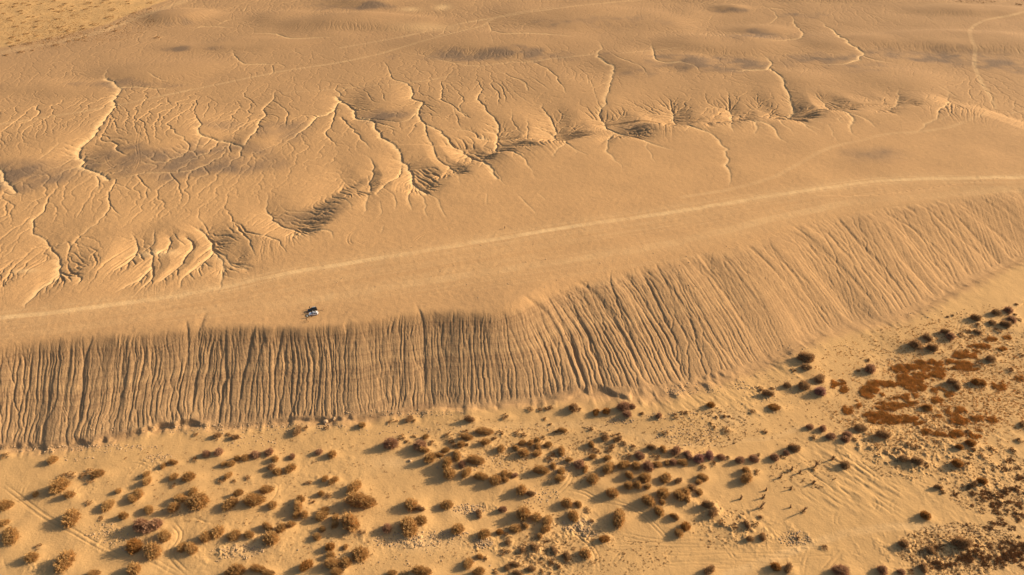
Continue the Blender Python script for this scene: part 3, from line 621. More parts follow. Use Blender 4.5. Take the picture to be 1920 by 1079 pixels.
# broken crust and hummocks where the sand is littered, wind ripples on the slope at the right
for (cx, cy, rx, ry, am) in [(780, 1012, 90, 18, .17), (440, 1035, 60, 18, .15), (400, 1042, 30, 16, .15), (1080, 985, 50, 25, .28), (1105, 1000, 30, 14, .3), (1010, 1045, 70, 40, .30), (1340, 965, 60, 30, .30), (1400, 1000, 60, 25, .26),
                             (900, 955, 40, 14, .22), (905, 1020, 25, 14, .3), (215, 1005, 50, 26, .24), (90, 1065, 40, 16, .24), (1490, 1012, 40, 18, .28), (1850, 900, 90, 70, .25), (1760, 1040, 130, 40, .30), (1690, 870, 80, 40, .28),
                             (1730, 800, 150, 50, .22), (1640, 850, 60, 22, .30), (1200, 850, 110, 30, .18), (930, 850, 110, 40, .16), (1410, 740, 50, 30, .2), (280, 880, 40, 20, .18), (150, 925, 40, 16, .15), (560, 1010, 200, 30, .10), (1860, 640, 70, 30, .18)]:
    x0, y0, _ = on_ground(cx, cy, BASE); x1, _, _ = on_ground(cx + rx, cy, BASE); _, ya, _ = on_ground(cx, cy - ry, BASE); _, yb, _ = on_ground(cx, cy + ry, BASE)
    q = ((Xd - x0) / abs(x1 - x0)) ** 2 + ((Yd - y0) / (abs(ya - yb) / 2)) ** 2
    m = q < 4
    e = np.exp(-q[m] * 0.9) * lowd[m]
    xx, yy = Xd[m], Yd[m]
    zd[m] += am * e * (1.5 * np.maximum(0, fbm(xx, yy, 2.4, 3, 281, 0.65)) + 0.5 * fbm(xx, yy, 6, 2, 285))
for (cx, cy, rx, ry) in [(1610, 910, 110, 50), (1560, 870, 60, 40), (1330, 760, 90, 30), (1450, 690, 70, 20)]:
    x0, y0, _ = on_ground(cx, cy, BASE); x1, _, _ = on_ground(cx + rx, cy, BASE); _, ya, _ = on_ground(cx, cy - ry, BASE); _, yb, _ = on_ground(cx, cy + ry, BASE)
    q = ((Xd - x0) / abs(x1 - x0)) ** 2 + ((Yd - y0) / (abs(ya - yb) / 2)) ** 2
    m = q < 4
    a_, b_ = Xd[m] * 0.77 + Yd[m] * 0.64, -Xd[m] * 0.64 + Yd[m] * 0.77
    zd[m] += 0.34 * np.exp(-q[m] * 0.9) * lowd[m] * (np.abs(vnoise(a_ / 2.6, b_ / 7.5, 291)) + 0.4 * vnoise(a_ / 1.4, b_ / 4, 292))
# flat strip carries wind-and-wheel streaks along its length
strip = (upl * (1 - north))[ri0:ri1, ci0:ci1]
ang = R(14)
al, ac = Xd * math.cos(ang) + Yd * math.sin(ang), -Xd * math.sin(ang) + Yd * math.cos(ang)
zd += strip * 0.05 * vnoise(al / 26, ac / 1.3, 260)
Z[ri0:ri1, ci0:ci1] = zd
Z += FS * (0.28 * fbm(X, Y, 16, 3, 270))

# ------------------------------------------------------------------ wheel tracks and dirt roads (mask + shallow ruts)
DUST = np.zeros_like(Z)      # pale compacted dust
RUT = np.zeros_like(Z)       # pressed ruts
flatp = lambda q: np.where(q < 0.6, 1.0, np.exp(-((q - 0.6) / 0.5) ** 2))
gaus = lambda q: np.exp(-q ** 2 * 1.2)
def px6(x0, y0, pts): return [(x0 + a / 6, y0 + b / 6) for a, b in pts]
def px3(x0, y0, pts): return [(x0 + a / 3, y0 + b / 3) for a, b in pts]
ROADS = [  # half width, strength, points
 (1.9, 0.95, [(-200, 618), (0, 597), (200, 573), (410, 541), (520, 516), (640, 495), (780, 473), (920, 450), (1100, 421), (1280, 395), (1440, 368), (1600, 345), (1680, 338), (1800, 334), (1920, 333), (2100, 330)]),
 (3.4, 0.38, [(500, 573), (640, 553), (780, 531), (950, 505), (1100, 483), (1280, 452), (1420, 418), (1560, 386), (1640, 375), (1760, 367), (1920, 352), (2100, 335)]),
 (2.4, 0.22, [(-100, 640), (150, 610), (400, 580), (600, 548), (800, 515), (1000, 480)]),
 (2.0, 0.18, [(640, 520), (900, 478), (1200, 430), (1400, 392)]),
 (2.0, 0.42, px3(0, 0, [(-200, 730), (0, 700), (330, 650), (650, 595), (960, 530), (1300, 460), (1600, 400), (1918, 350), (2150, 300), (2420, 220), (2720, 145)])),
 (2.2, 0.34, px3(640, 0, [(800, 145), (860, 105), (1000, 70), (1200, 40)])),
 (1.6, 0.28, px3(640, 0, [(-400, 530), (0, 500), (200, 480), (400, 465), (640, 425)])),
 (2.0, 0.5, px3(1280, 0, [(2100, 30), (1918, 70), (1830, 90), (1700, 115), (1625, 160), (1620, 210), (1645, 270), (1640, 370), (1690, 480), (1740, 560), (1755, 610)])),
 (1.8, 0.27, px3(1280, 0, [(1720, 630), (1600, 680), (1480, 720), (1300, 745), (1150, 755), (1000, 790), (880, 820), (780, 850), (640, 930), (500, 1000), (250, 1070), (0, 1110)])),
 (1.4, 0.35, px3(1280, 0, [(1960, 620), (1840, 640)])),
 (1.4, 0.3, px3(640, 0, [(1570, 300), (1750, 285), (1918, 265)])),
 (2.6, 0.35, [(640, 90), (760, 68), (900, 38), (1060, 14), (1200, 0)]),
 (6.0, 0.4, [(-60, 112), (60, 88), (160, 68), (240, 40), (330, 8), (390, -14)]),
 (1.8, 0.42, px6(1280, 900, [(500, 1079), (700, 1000), (900, 910), (1200, 810), (1500, 700), (1750, 610), (1920, 580)]) + px6(1600, 860, [(350, 765), (700, 765), (1000, 790), (1400, 830), (1650, 835), (1900, 800), (2100, 770)])),
 (1.2, 0.25, px6(1280, 800, [(-500, 140), (-200, 190), (0, 200), (400, 205), (700, 150), (1000, 130), (1150, 80), (1320, 10)])),
 (2.0, 0.25, px6(960, 780, [(-600, 120), (200, 110), (800, 100), (1280, 180), (1500, 220), (1750, 280), (1918, 330)])),
]
ROADS.append((9.0, 0.16, ROADS[0][2])); ROADS.append((8.0, 0.14, ROADS[1][2]))
for off, w_, st_ in ((-9, 0.9, .30), (-5, 0.8, .42), (5, 0.9, .40), (9, 0.8, .30), (14, 0.9, .25), (22, 0.8, .22), (31, 0.9, .25), (38, 0.8, .20)):
    ROADS.append((w_, st_, [(p[0], p[1] + off * (1 - 0.35 * p[0] / 1920) + 2.0 * math.sin(p[0] / 170.0 + off)) for p in ROADS[0][2]]))
for k, (w, st, pts) in enumerate(ROADS):
    xs, ys, s = world_line(pts, wig=0.5, seed=500 + k, step=6.0, base=Z)
    sv = st * (0.8 + 0.25 * vnoise(s / 30, s * 0 + k, 14))
    stamp(DUST, xs, ys, np.full(len(xs), w), sv, flatp, 'max')
    nx, ny = -np.gradient(ys), np.gradient(xs)
    ln = np.hypot(nx, ny) + 1e-9
    for o in (-0.85, 0.85):
        stamp(RUT, xs + nx / ln * o, ys + ny / ln * o, np.full(len(xs), 0.5), sv * 0.5, gaus, 'max')
PAIRT = [
 px6(0, 900, [(30, 60), (130, 130), (220, 200), (400, 340), (550, 440), (720, 540), (900, 630), (1060, 720), (1200, 800), (1350, 870), (1550, 900), (1750, 930), (1900, 1010), (2050, 1079)]),
 px6(0, 900, [(150, 190), (260, 260), (420, 370), (560, 455), (740, 560)]),
 px6(320, 900, [(0, 470), (80, 560), (110, 620), (80, 720), (20, 790), (10, 880), (100, 980), (220, 1079)]),
 px6(960, 780, [(640, 570), (670, 660), (620, 770), (500, 880), (450, 960), (475, 1040)]),
 px6(960, 900, [(560, 90), (800, 140), (960, 220), (1200, 270), (1400, 350), (1550, 470), (1700, 620), (1810, 780)]),
 px6(1280, 900, [(360, 660), (480, 760), (560, 880), (560, 980), (490, 1079)]),
 px6(960, 900, [(560, 500), (760, 620), (880, 740), (950, 860), (970, 1079)]),
 px6(960, 900, [(1180, 600), (1400, 650), (1600, 680), (1918, 720)]), px6(960, 900, [(1280, 610), (1420, 660), (1530, 750)]),
 px6(960, 900, [(1420, 890), (1550, 830), (1700, 800), (1918, 790)]), px6(960, 900, [(1120, 980), (1200, 860), (1330, 740)]),
 px6(960, 900, [(1200, 980), (1250, 850), (1320, 770)]), px6(1280, 900, [(1340, 1079), (1360, 900), (1440, 760)]), px6(1280, 900, [(1540, 1079), (1680, 920), (1800, 780)]),
 px6(1280, 900, [(1790, 555), (1730, 500), (1720, 430), (1760, 360)]), px6(1600, 860, [(480, 665), (430, 590), (440, 500), (520, 430)]),
 px6(1600, 860, [(200, 380), (270, 460), (290, 540), (230, 640)]), px6(1600, 560, [(1160, 390), (1180, 310), (1220, 230)]),
 px6(0, 780, [(1400, 530), (1540, 515), (1640, 550), (1720, 600)]), px6(0, 780, [(270, 900), (280, 800), (330, 740)]),
 px6(640, 780, [(1690, 1040), (1780, 940), (1850, 830), (1920, 760)]), px6(960, 780, [(730, 390), (760, 300), (840, 200)]),
 px3(1280, 360, [(480, 320), (600, 330), (760, 345), (880, 335), (960, 300), (985, 260)]), px3(1280, 360, [(0, 890), (180, 885), (330, 900)]),
 px3(0, 360, [(780, 980), (850, 920), (930, 870), (1030, 820)]), px3(640, 360, [(400, 290), (460, 240), (600, 200), (760, 170)]),
 px3(0, 0, [(750, 975), (780, 900), (770, 800), (800, 690)]), px3(0, 0, [(590, 870), (620, 930), (690, 950), (760, 920), (775, 870)]),
 px3(1280, 360, [(0, 365), (300, 300), (620, 215)]), px3(640, 360, [(160, 260), (70, 300), (40, 270), (60, 230), (100, 220)]),
 px3(1280, 0, [(690, 330), (700, 290), (740, 270)]), px3(1280, 0, [(100, 345), (110, 310), (150, 300)]),
]
SING = [px6(320, 900, [(150, 460), (240, 425), (330, 450), (420, 485), (540, 470), (700, 430), (860, 390), (1000, 340), (1150, 220), (1210, 90), (1180, 40), (1080, 40), (800, 70), (500, 80)]),
        px6(320, 900, [(850, 530), (920, 440), (980, 360)]), px6(0, 900, [(1085, 480), (1085, 530), (1110, 560)]), px6(0, 900, [(30, 850), (50, 950), (90, 1020)])]
for k, pts in enumerate(PAIRT + SING):
    xs, ys, s = world_line(pts, wig=0.15, seed=700 + k, step=2.5, base=Z)
    nx, ny = -np.gradient(ys), np.gradient(xs)
    ln = np.hypot(nx, ny) + 1e-9
    e = np.clip(np.minimum(s, s[-1] - s) / 8, 0, 1) * (0.75 + 0.35 * vnoise(s / 6, s * 0 + k, 15))
    for o in ((-0.85, 0.85) if k < len(PAIRT) else (0,)):
        stamp(RUT, xs + nx / ln * o, ys + ny / ln * o, np.full(len(xs), 0.42), e, gaus, 'max')
# many fine parallel wheel marks on the driven sand right of centre and on the strip
for k in range(46):
    px, py = 1130 + 300 * rnd.random(), 1005 + 60 * rnd.random()
    xs, ys, s = world_line([(px, py), (px + 40, py - 2 + 6 * rnd.random()), (px + 80 + 60 * rnd.random(), py - 8 + 14 * rnd.random())], wig=0.1, seed=800 + k, step=4, base=Z)
    stamp(RUT, xs, ys, np.full(len(xs), 0.38), np.full(len(xs), 0.3 + 0.4 * rnd.random()), gaus, 'max')
for k in range(60):
    px = -60 + 1700 * rnd.random()
    yr = np.interp(px, [0, 640, 1280, 1920], [597, 495, 395, 335]); yb = np.interp(px, [0, 500, 1000, 1500, 1920], [640, 595, 545, 425, 350])
    py = yr - 6 + (yb - yr) * rnd.random()
    sl_ = np.interp(px, [0, 640, 1280, 1920], [-0.13, -0.16, -0.17, -0.1])
    Ln = 120 + 260 * rnd.random()
    xs, ys, s = world_line([(px, py), (px + Ln / 2, py + sl_ * Ln / 2 + 2 * rnd.random()), (px + Ln, py + sl_ * Ln + 3 * rnd.random())], wig=0.3, seed=900 + k, step=7, base=Z)
    st = (0.15 + 0.25 * rnd.random())
    stamp(RUT, xs, ys, np.full(len(xs), 0.5), np.full(len(xs), st), gaus, 'max')
    stamp(DUST, xs, ys, np.full(len(xs), 0.8), np.full(len(xs), st * 0.5), gaus, 'max')
Z -= 0.22 * RUT
Z -= 0.10 * DUST

# ------------------------------------------------------------------ shrub list (traced from 6x zooms: centre x, y, width, height, look)
SH = []
def shr(x0, y0, items):
    for it in items:
        tx, ty, tw, th = it[:4]
        kd = it[4] if len(it) > 4 else 't'
        SH.append((x0 + tx / 6.0, y0 + ty / 6.0, tw / 6.0, th / 6.0, kd))
shr(0, 780, [(70,445,110,40,'b'),(590,495,120,100),(720,685,100,40),(800,660,90,40),(835,678,80,36,'b'),(940,662,90,45),(1010,630,90,40),(1130,660,200,80),(1020,735,100,50),
 (690,785,240,170),(780,895,140,90),(400,890,90,70),(60,1010,180,130),(1000,980,90,50),(1225,985,130,160),(1335,850,80,70),(1500,930,120,120),(1575,860,120,130),(1660,745,130,90),
 (1640,665,110,80),(1850,555,80,70)])
shr(320, 780, [(1440,150,100,140,'b'),(1515,140,70,60,'b'),(1755,130,60,40,'b'),(280,208,50,26,'b'),(530,215,80,90,'b'),(730,225,80,90,'b'),(650,210,70,40,'b'),(40,525,110,70),
 (280,485,80,60),(410,435,120,80,'p'),(540,420,130,100,'p'),(605,530,80,80),(680,530,90,90),(750,475,90,70),(840,465,100,90),(965,440,130,100,'p'),(1110,415,130,90,'p'),
 (1180,485,100,80),(1370,460,90,70,'p'),(1680,395,100,80,'p'),(1820,430,110,100),(1140,580,100,80,'b'),(1200,620,110,110),(1345,590,130,120),(660,665,100,80),(870,690,80,55),
 (580,730,90,60),(715,730,50,40),(235,690,180,120),(30,675,110,100),(40,780,60,40,'b'),(1740,710,100,70),(1830,730,120,90),(1550,750,80,32,'b'),(270,845,120,110),(350,950,290,210),
 (120,930,130,150),(50,1035,150,120),(790,875,140,90),(1070,840,180,80),(920,950,270,160),(690,990,170,180),(1150,1000,110,110),(1590,975,80,45,'b'),(1700,875,90,70),(1770,895,90,60),
 (1470,940,120,90),(1440,1010,170,120)])
shr(320, 900, [(1420,400,100,80),(1510,390,110,90),(1690,410,170,130),(1730,345,110,70),(1850,440,110,80),(1840,515,120,90),(540,580,150,170),(400,640,170,140),(130,765,140,120),
 (250,770,150,150),(740,615,160,140),(890,620,130,100),(1100,530,140,100),(1130,670,220,190),(1270,545,150,120),(1350,510,120,80),(1640,640,110,110),(1710,565,100,80),(1810,735,130,110,'o'),
 (1800,840,110,110),(1540,970,170,140,'o'),(1850,940,200,160),(1860,1050,160,80),(780,1030,260,140),(1000,1010,180,110),(1110,1060,160,50)])
shr(0, 900, [(850,400,230,210),(1140,435,60,40),(1400,405,130,90),(1680,325,120,110),(1600,510,200,160,'p'),(1740,500,190,190,'p'),(1490,755,220,170,'o'),(1740,760,200,220),
 (1870,630,150,160),(370,860,140,150),(440,752,80,46),(780,890,250,250),(150,590,190,220),(40,480,110,150),(1530,1010,200,150),(1050,1060,160,50)])
shr(640, 780, [(240,105,90,80),(560,60,70,50,'b'),(622,62,40,40,'b'),(770,30,80,90,'b'),(825,50,60,70,'b'),(1450,35,120,80,'b'),(1840,12,110,50,'b'),(560,315,190,140,'p'),
 (680,245,100,50),(810,240,60,35,'b'),(750,290,70,55),(960,240,90,70),(1020,310,90,45,'p'),(890,330,160,150,'p'),(940,400,120,80),(1000,480,170,120),(1110,455,100,60),(1190,395,120,60),
 (1300,440,150,110),(1520,505,200,130),(1360,560,110,80,'p'),(1190,545,170,130),(1215,645,150,150),(1415,630,140,110),(1580,690,160,110),(1720,705,170,150),(1820,670,130,100),(1850,730,80,70),
 (1905,680,90,80),(1200,220,90,50),(1240,275,90,55),(1340,205,50,28,'b'),(1395,180,60,26,'b'),(1420,245,140,90),(1620,185,200,65),(1780,208,100,40),(1350,325,110,80),(1415,330,50,35),
 (1260,330,80,36),(1610,300,130,80),(1800,360,120,90),(1725,255,50,32,'b'),(160,790,180,150),(240,960,340,190),(800,970,190,170),(1190,1005,150,150),(900,1055,110,60,'b'),(1800,1060,130,70,'p')])
shr(640, 900, [(110,470,280,200),(240,585,80,60,'b'),(510,530,150,120,'p'),(760,490,230,250),(900,440,130,140),(1310,550,170,140),(1600,600,130,150),(1560,380,110,90,'b'),(40,760,80,70),
 (220,825,210,200),(60,930,140,140),(20,1030,60,60),(560,1055,130,50),(720,1065,130,36),(920,1035,220,100),(1410,925,140,140),(1550,850,100,70),(1620,880,60,50),(1570,1040,170,70),
 (1740,1030,90,50,'b'),(1880,980,90,80,'b'),(1800,590,110,70,'o'),(1860,625,90,60,'o'),(1880,700,80,70,'b'),(1820,810,90,60,'b'),(1890,800,60,70)])
shr(960, 780, [(570,170,110,60),(500,182,50,32,'b'),(880,147,80,55,'b'),(430,90,40,28,'b'),(370,35,40,28,'b'),(1050,250,110,90,'b'),(1045,195,60,30,'b'),(1190,270,110,80,'b'),(1150,235,60,28,'b'),
 (1260,310,70,56,'b'),(1195,205,50,24,'b'),(1720,190,90,55,'o'),(885,315,100,70),(890,372,80,42),(950,390,70,38,'b'),(1100,380,80,48),(1125,340,80,42),(1360,355,80,48,'b'),(1560,360,110,70,'b'),
 (1690,370,110,76),(1840,395,140,100,'p'),(1310,450,90,60,'b'),(1440,450,130,100,'p'),(1620,460,110,42),(920,465,110,52),(1060,480,110,70),(1090,575,160,140),(1260,550,150,120),(1390,565,120,110),
 (1530,570,150,120,'p'),(1640,540,90,110),(1740,530,80,80),(1820,530,110,100,'p'),(1895,520,80,100),(1310,655,130,90),(1490,700,160,130),(1740,700,150,140),(1870,730,100,70,'b'),(1310,790,130,100),
 (1410,800,140,100),(1510,800,100,80),(1690,870,160,140),(1520,930,190,140),(1880,900,170,150),(1690,985,90,70),(1650,1055,170,120),(60,195,70,36,'b'),(130,215,70,46,'b'),(350,247,60,36,'b'),
 (130,310,110,70),(210,315,100,70),(290,285,100,70),(290,350,100,86),(40,360,90,70),(130,415,140,110),(270,430,120,80),(420,330,120,70),(555,400,120,100),(460,437,80,56),(430,482,90,46),
 (630,500,100,60),(755,525,150,120,'p'),(335,615,180,120),(460,560,100,70),(550,635,130,90),(520,710,140,90),(820,610,100,70),(920,700,150,140),(1110,845,170,140),(20,680,80,80,'p'),
 (105,830,150,130),(205,885,110,70,'b')])
shr(960, 900, [(130,370,190,180),(270,420,120,130),(400,450,140,130),(370,550,110,110),(40,520,130,150),(150,525,90,70),(620,275,160,130),(740,270,90,90),(680,390,160,130),(850,335,90,60,'b'),
 (900,465,60,36,'b'),(1200,410,230,180),(1670,370,180,150),(1820,410,110,76),(1040,670,110,120,'o'),(820,840,160,140),(310,640,90,70),(250,740,90,150,'b'),(480,770,80,110,'b'),(120,780,80,76,'b'),
 (440,930,80,60,'b'),(520,960,70,66,'b'),(620,850,100,90,'b'),(600,905,60,36,'b'),(40,950,120,76,'b'),(230,1000,120,66,'b'),(330,1040,60,36,'b'),(70,1050,120,46,'b'),(1860,590,130,120)])
shr(960, 700, [(200,400,80,66,'b'),(320,405,60,46,'b'),(400,390,70,46,'b'),(450,380,50,36,'b'),(690,385,120,120,'b'),(765,410,50,56,'b'),(945,440,90,76,'o'),(1060,430,100,86,'o'),(1230,390,200,110,'p'),
 (1350,390,100,56,'p'),(1310,470,130,86,'p'),(1460,445,60,36,'b'),(1650,480,90,66,'p'),(1830,475,90,56,'b'),(1910,445,60,46,'b')])
shr(1280, 640, [(1370,195,200,120,'b'),(1240,322,70,56,'b'),(1400,300,150,60,'b'),(1550,425,130,120,'b'),(1180,500,110,66,'b'),(1370,500,160,110,'b'),(1530,565,140,120,'P'),(880,540,90,40,'b'),
 (960,590,140,76,'b'),(1005,530,60,46,'b'),(330,725,120,66,'o'),(1050,755,170,42,'o'),(790,795,80,24,'o'),(40,800,60,56),(460,835,50,40,'b'),(380,850,35,26,'b'),(515,840,35,26,'b'),
 (310,925,50,46,'b'),(350,970,50,36,'b'),(490,1000,110,46,'o'),(920,1010,60,36,'b'),(1440,970,110,66,'p'),(1570,985,100,76,'p')])
shr(1600, 560, [(690,520,140,120,'b'),(835,435,100,86,'b'),(875,565,130,86,'b'),(1020,385,110,66,'b'),(1080,430,110,86,'p'),(1365,225,120,76,'b'),(1410,305,90,46,'b'),(1610,160,130,66,'b'),
 (1730,140,110,76,'p'),(1810,185,40,26,'b'),(1790,245,110,86,'p'),(1860,235,60,66,'p'),(1560,275,100,56,'b'),(1700,300,130,76,'b'),(1620,355,90,56,'b'),(1290,365,80,42,'b'),(1390,380,100,56,'b'),
 (1215,405,90,52,'b'),(1320,425,70,36,'b'),(160,690,50,26,'b'),(180,795,140,106,'p'),(1545,680,130,76,'b'),(1370,945,120,86,'o'),(1440,950,80,80,'o'),(1110,940,130,80,'b'),(1160,1000,100,70,'b'),
 (1760,800,90,56,'b'),(1890,630,60,50,'b'),(1835,65,40,24,'b'),(1110,190,36,20,'b'),(1060,210,30,20,'b'),(50,820,60,28,'b'),(1410,740,100,46,'o')])
shr(1600, 700, [(90,620,180,76,'b'),(330,690,170,100,'b'),(820,390,110,56,'o'),(1180,840,100,66,'o'),(1330,790,140,90,'o'),(1345,865,70,36,'o'),(1295,945,60,76,'o'),(1330,910,40,46,'o'),(1450,930,80,56,'o'),
 (1540,845,80,32,'b'),(1780,860,80,42,'b'),(570,970,150,80,'b'),(700,1000,140,96,'b'),(800,1035,80,60,'b'),(1180,1020,150,100,'o'),(1250,1040,80,50,'o'),(1300,1010,40,32,'o'),(260,830,90,46,'b'),
 (620,800,80,46,'b'),(690,830,70,46,'b'),(1890,560,80,96,'b'),(1290,655,70,36,'b'),(10,740,60,66,'p'),(1870,750,80,56,'b')])
shr(1280, 800, [(1470,120,80,46,'p'),(1640,120,150,76,'p'),(1810,150,120,86,'p'),(1860,100,130,76,'p'),(1240,250,150,100,'b'),(1150,295,90,66,'p'),(1120,340,70,36,'b'),(1010,345,130,96,'p'),
 (800,370,140,86,'p'),(850,320,50,28,'o'),(620,385,140,86,'p'),(510,360,60,56,'p'),(430,355,120,66,'p'),(180,365,150,110,'P'),(275,325,140,100,'P'),(50,315,110,106,'p'),(20,410,80,96),
 (340,415,70,46,'b'),(230,460,80,56,'b'),(230,570,120,106),(170,630,100,66),(100,690,110,96,'b'),(180,745,100,86),(30,745,120,96),(50,830,90,76),(700,490,120,86),(830,510,90,56,'b'),(720,575,170,120),
 (1820,430,120,106,'b'),(1470,485,40,28,'o'),(880,1010,60,56,'b')])
shr(1280, 900, [(300,1020,140,120,'b'),(270,290,150,86,'b'),(340,370,140,100,'b'),(440,480,80,46,'b'),(580,530,90,56,'b'),(710,500,110,76,'b'),(810,495,90,56,'o'),(760,665,110,56,'b'),(890,635,100,86,'b'),
 (1590,760,80,46,'b'),(1290,655,60,50,'b'),(1040,975,130,106,'o'),(1190,1000,130,106,'b'),(1800,1030,240,110,'p'),(40,540,140,110,'o')])
shr(1600, 860, [(790,650,140,106,'o'),(550,965,130,106,'b'),(1190,960,230,140,'b'),(950,320,100,60,'b'),(1000,375,70,40,'b'),(1430,270,130,80,'o'),(1350,300,100,70,'b'),(870,1030,110,86,'b')])
SH += [(1652, 1066, 26, 18, 'p'), (1691, 1073, 18, 12, 'p'), (1731, 1066, 20, 14, 'b'), (1706, 1072, 12, 9, 'p'), (430, 1078, 22, 10, 't')]
NNEAR = len(SH)
shr(0, 0, [(20,40,60,22),(190,40,70,26),(270,38,70,30),(330,55,50,26),(155,75,60,26),(465,40,40,26),(610,10,50,20),(690,68,80,30),(740,45,60,24),(990,38,110,40),(815,72,40,22),(580,105,70,26),(690,130,90,28),
 (800,118,50,22),(625,130,50,18),(970,105,80,32),(1020,75,40,18),(1095,75,70,32),(1150,33,40,22),(1240,38,40,18),(1435,15,50,26),(1440,42,50,18),(1200,2,100,20),(1690,32,90,24),(1260,108,110,46),
 (1235,195,130,42,'b'),(1680,100,60,26),(1510,148,60,24),(820,172,50,22),(650,215,60,24),(440,238,90,36),(230,128,70,22),(315,192,40,22),(245,155,50,18),(380,188,40,16),(40,155,50,18),(110,205,60,22),
 (110,232,60,18),(180,300,60,22),(405,305,60,22),(680,305,80,26),(760,348,60,22),(930,295,70,26),(930,325,60,22),(1060,277,110,32,'b'),(290,383,70,22),(410,405,40,18),(140,420,80,32),(320,487,100,32,'b'),
 (100,485,70,22),(145,515,70,22),(205,458,60,18),(705,425,50,18),(540,440,60,18),(865,450,80,22,'b'),(770,468,60,18,'b'),(955,422,70,18),(625,510,80,26),(240,585,80,26,'b'),(360,572,40,18,'b'),(70,620,60,26),
 (1330,270,60,22),(1765,423,70,22,'b'),(1300,350,50,18),(1205,315,50,16),(1245,293,40,14),(260,255,40,18)])
SH.append((1909, 8, 14, 5, 'b'))
SH = [(a, b, c, d, 'd' if b < 320 else k) for (a, b, c, d, k) in SH]
# merge near-duplicates read twice from overlapping zooms
keep = []
for k, s in enumerate(SH):
    if s[1] > 1086:
        continue
    if any(abs(s[0] - o[0]) < 0.32 * min(s[2], o[2]) + 1.2 and abs(s[1] - o[1]) < 0.32 * min(s[3], o[3]) + 1.2 and o[2] < 1.7 * s[2] and s[2] < 1.7 * o[2] for o in keep):
        continue
    keep.append(s)
SH = keep
SH.sort(key=lambda s: -s[2] * s[3])
# world size and place of every shrub
SHW = []
for (px, py, pw, ph, kd) in SH:
    x, y, z = on_ground(px, py + 0.22 * ph, Z)
    x = float(x); y = float(y); z = float(z)
    dep = y * CP - (z - CAMZ) * SP
    mpp = dep / FPX
    dip = math.atan2(CAMZ - z, math.hypot(x, y))
    w = pw * mpp * 1.0
    hm = ph * mpp
    hh = min(0.62 * w, 0.75 * hm / math.cos(dip) if math.cos(dip) > 0.2 else hm)
    hh = max(hh, 0.28 * w)
    dy = max(0.55 * w, min(1.5 * w, (hm - 0.45 * hh * math.cos(dip)) / math.sin(dip)))
    SHW.append((x, y, z, w, dy, hh))
# sand heaps gathered round the shrubs
for (s, wv) in zip(SH, SHW):
    x, y, z, w, dy, hh = wv
    r, c = gidx(x, y)
    cellx = abs(X[int(r), 1000] - X[int(r), 1001]); celly = abs(Y[int(r), 1000] - Y[int(r) + 1, 1000])
    rj, ri = int(1.7 * w / cellx) + 2, int(1.7 * w / celly) + 2
    i0, i1, j0, j1 = max(int(r) - ri, 0), int(r) + ri, max(int(c) - rj, 0), int(c) + rj
    ax, ay = X[i0:i1, j0:j1] - x, Y[i0:i1, j0:j1] - y
    g = np.exp(-((ax - 0.10 * w) / (0.72 * w)) ** 2 - (ay / (0.72 * dy)) ** 2)
    Z[i0:i1, j0:j1] += 0.19 * min(w, 7) * g * (0.75 if s[1] > 400 else 0.30)

# ------------------------------------------------------------------ sheet colours (ground colours with some light and shade painted in) and the terrain objects
gx, gy = np.gradient(Z[ri0:ri1, ci0:ci1])
sx_ = gy / dxr; sy_ = gx / dyr
steep = np.zeros_like(Z)
steep[ri0:ri1, ci0:ci1] = np.hypot(sx_, sy_)
sandm = np.clip(np.maximum(low * smooth(0.97, 1.12, TT + 0.03 * vnoise(X / 3, Y / 3, 300)), FS), 0, 1)
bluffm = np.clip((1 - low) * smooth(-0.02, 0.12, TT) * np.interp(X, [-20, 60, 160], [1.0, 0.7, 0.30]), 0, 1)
grav_shade = np.zeros_like(Z)  # dark gravel, with the shade of slopes turned from the sun painted in
GN = 1 + 0.6 * vnoise(X / 25, Y / 25, 310)
for (px, py, rx, ry, a) in [(310, 305, 130, 22, .95), (40, 330, 85, 24, .95), (400, 285, 60, 18, .7), (250, 158, 90, 8, .6), (330, 92, 22, 5, .9), (400, 90, 22, 4, .6), (930, 102, 130, 12, .9), (725, 216, 40, 9, .9), (1130, 40, 170, 14, .5),
                            (690, 12, 45, 7, .9), (1340, 118, 120, 10, .9), (1545, 110, 70, 9, .8), (1760, 108, 130, 12, .9), (1870, 118, 90, 12, .8), (1372, 20, 26, 5, .9), (1410, 66, 45, 7, .8), (1185, 135, 50, 10, .5),
                            (1280, 110, 60, 9, .7), (520, 245, 50, 14, .5), (335, 40, 45, 8, .6), (440, 190, 30, 9, .3), (1650, 290, 50, 12, .45), (1190, 235, 30, 9, .4), (580, 405, 40, 9, .4), (1600, 125, 80, 10, .5), (420, 235, 40, 8, .6),
                            (1500, 30, 60, 5, .6), (600, 14, 40, 6, .5), (230, 165, 40, 6, .6), (1030, 110, 60, 8, .6), (300, 160, 40, 5, .7)]:
    x0, y0, z0 = on_ground(px, py, Z); x1, y1, z1 = on_ground(px + rx, py, Z); _, ya, _ = on_ground(px, py - ry, Z); _, yb, _ = on_ground(px, py + ry, Z)
    q = ((X - x0) / max(abs(x1 - x0), 3)) ** 2 + ((Y - y0) / max(abs(ya - yb) / 2, 3)) ** 2
    grav_shade = np.maximum(grav_shade, a * np.exp(-np.minimum(q * 0.55 * GN, 20) ** 1.5))
grav_shade = np.clip(grav_shade * (0.95 + 0.5 * fbm(X, Y, 12, 3, 320)), 0, 1)
grav_shade = np.maximum(grav_shade, upl * smooth(380, 800, Y) * 0.36 * (1 - FS))  # far ground greyed by colour to imitate haze
pale = np.clip(DUST * (0.85 + 0.3 * fbm(X, Y, 5, 2, 330)), 0, 1)
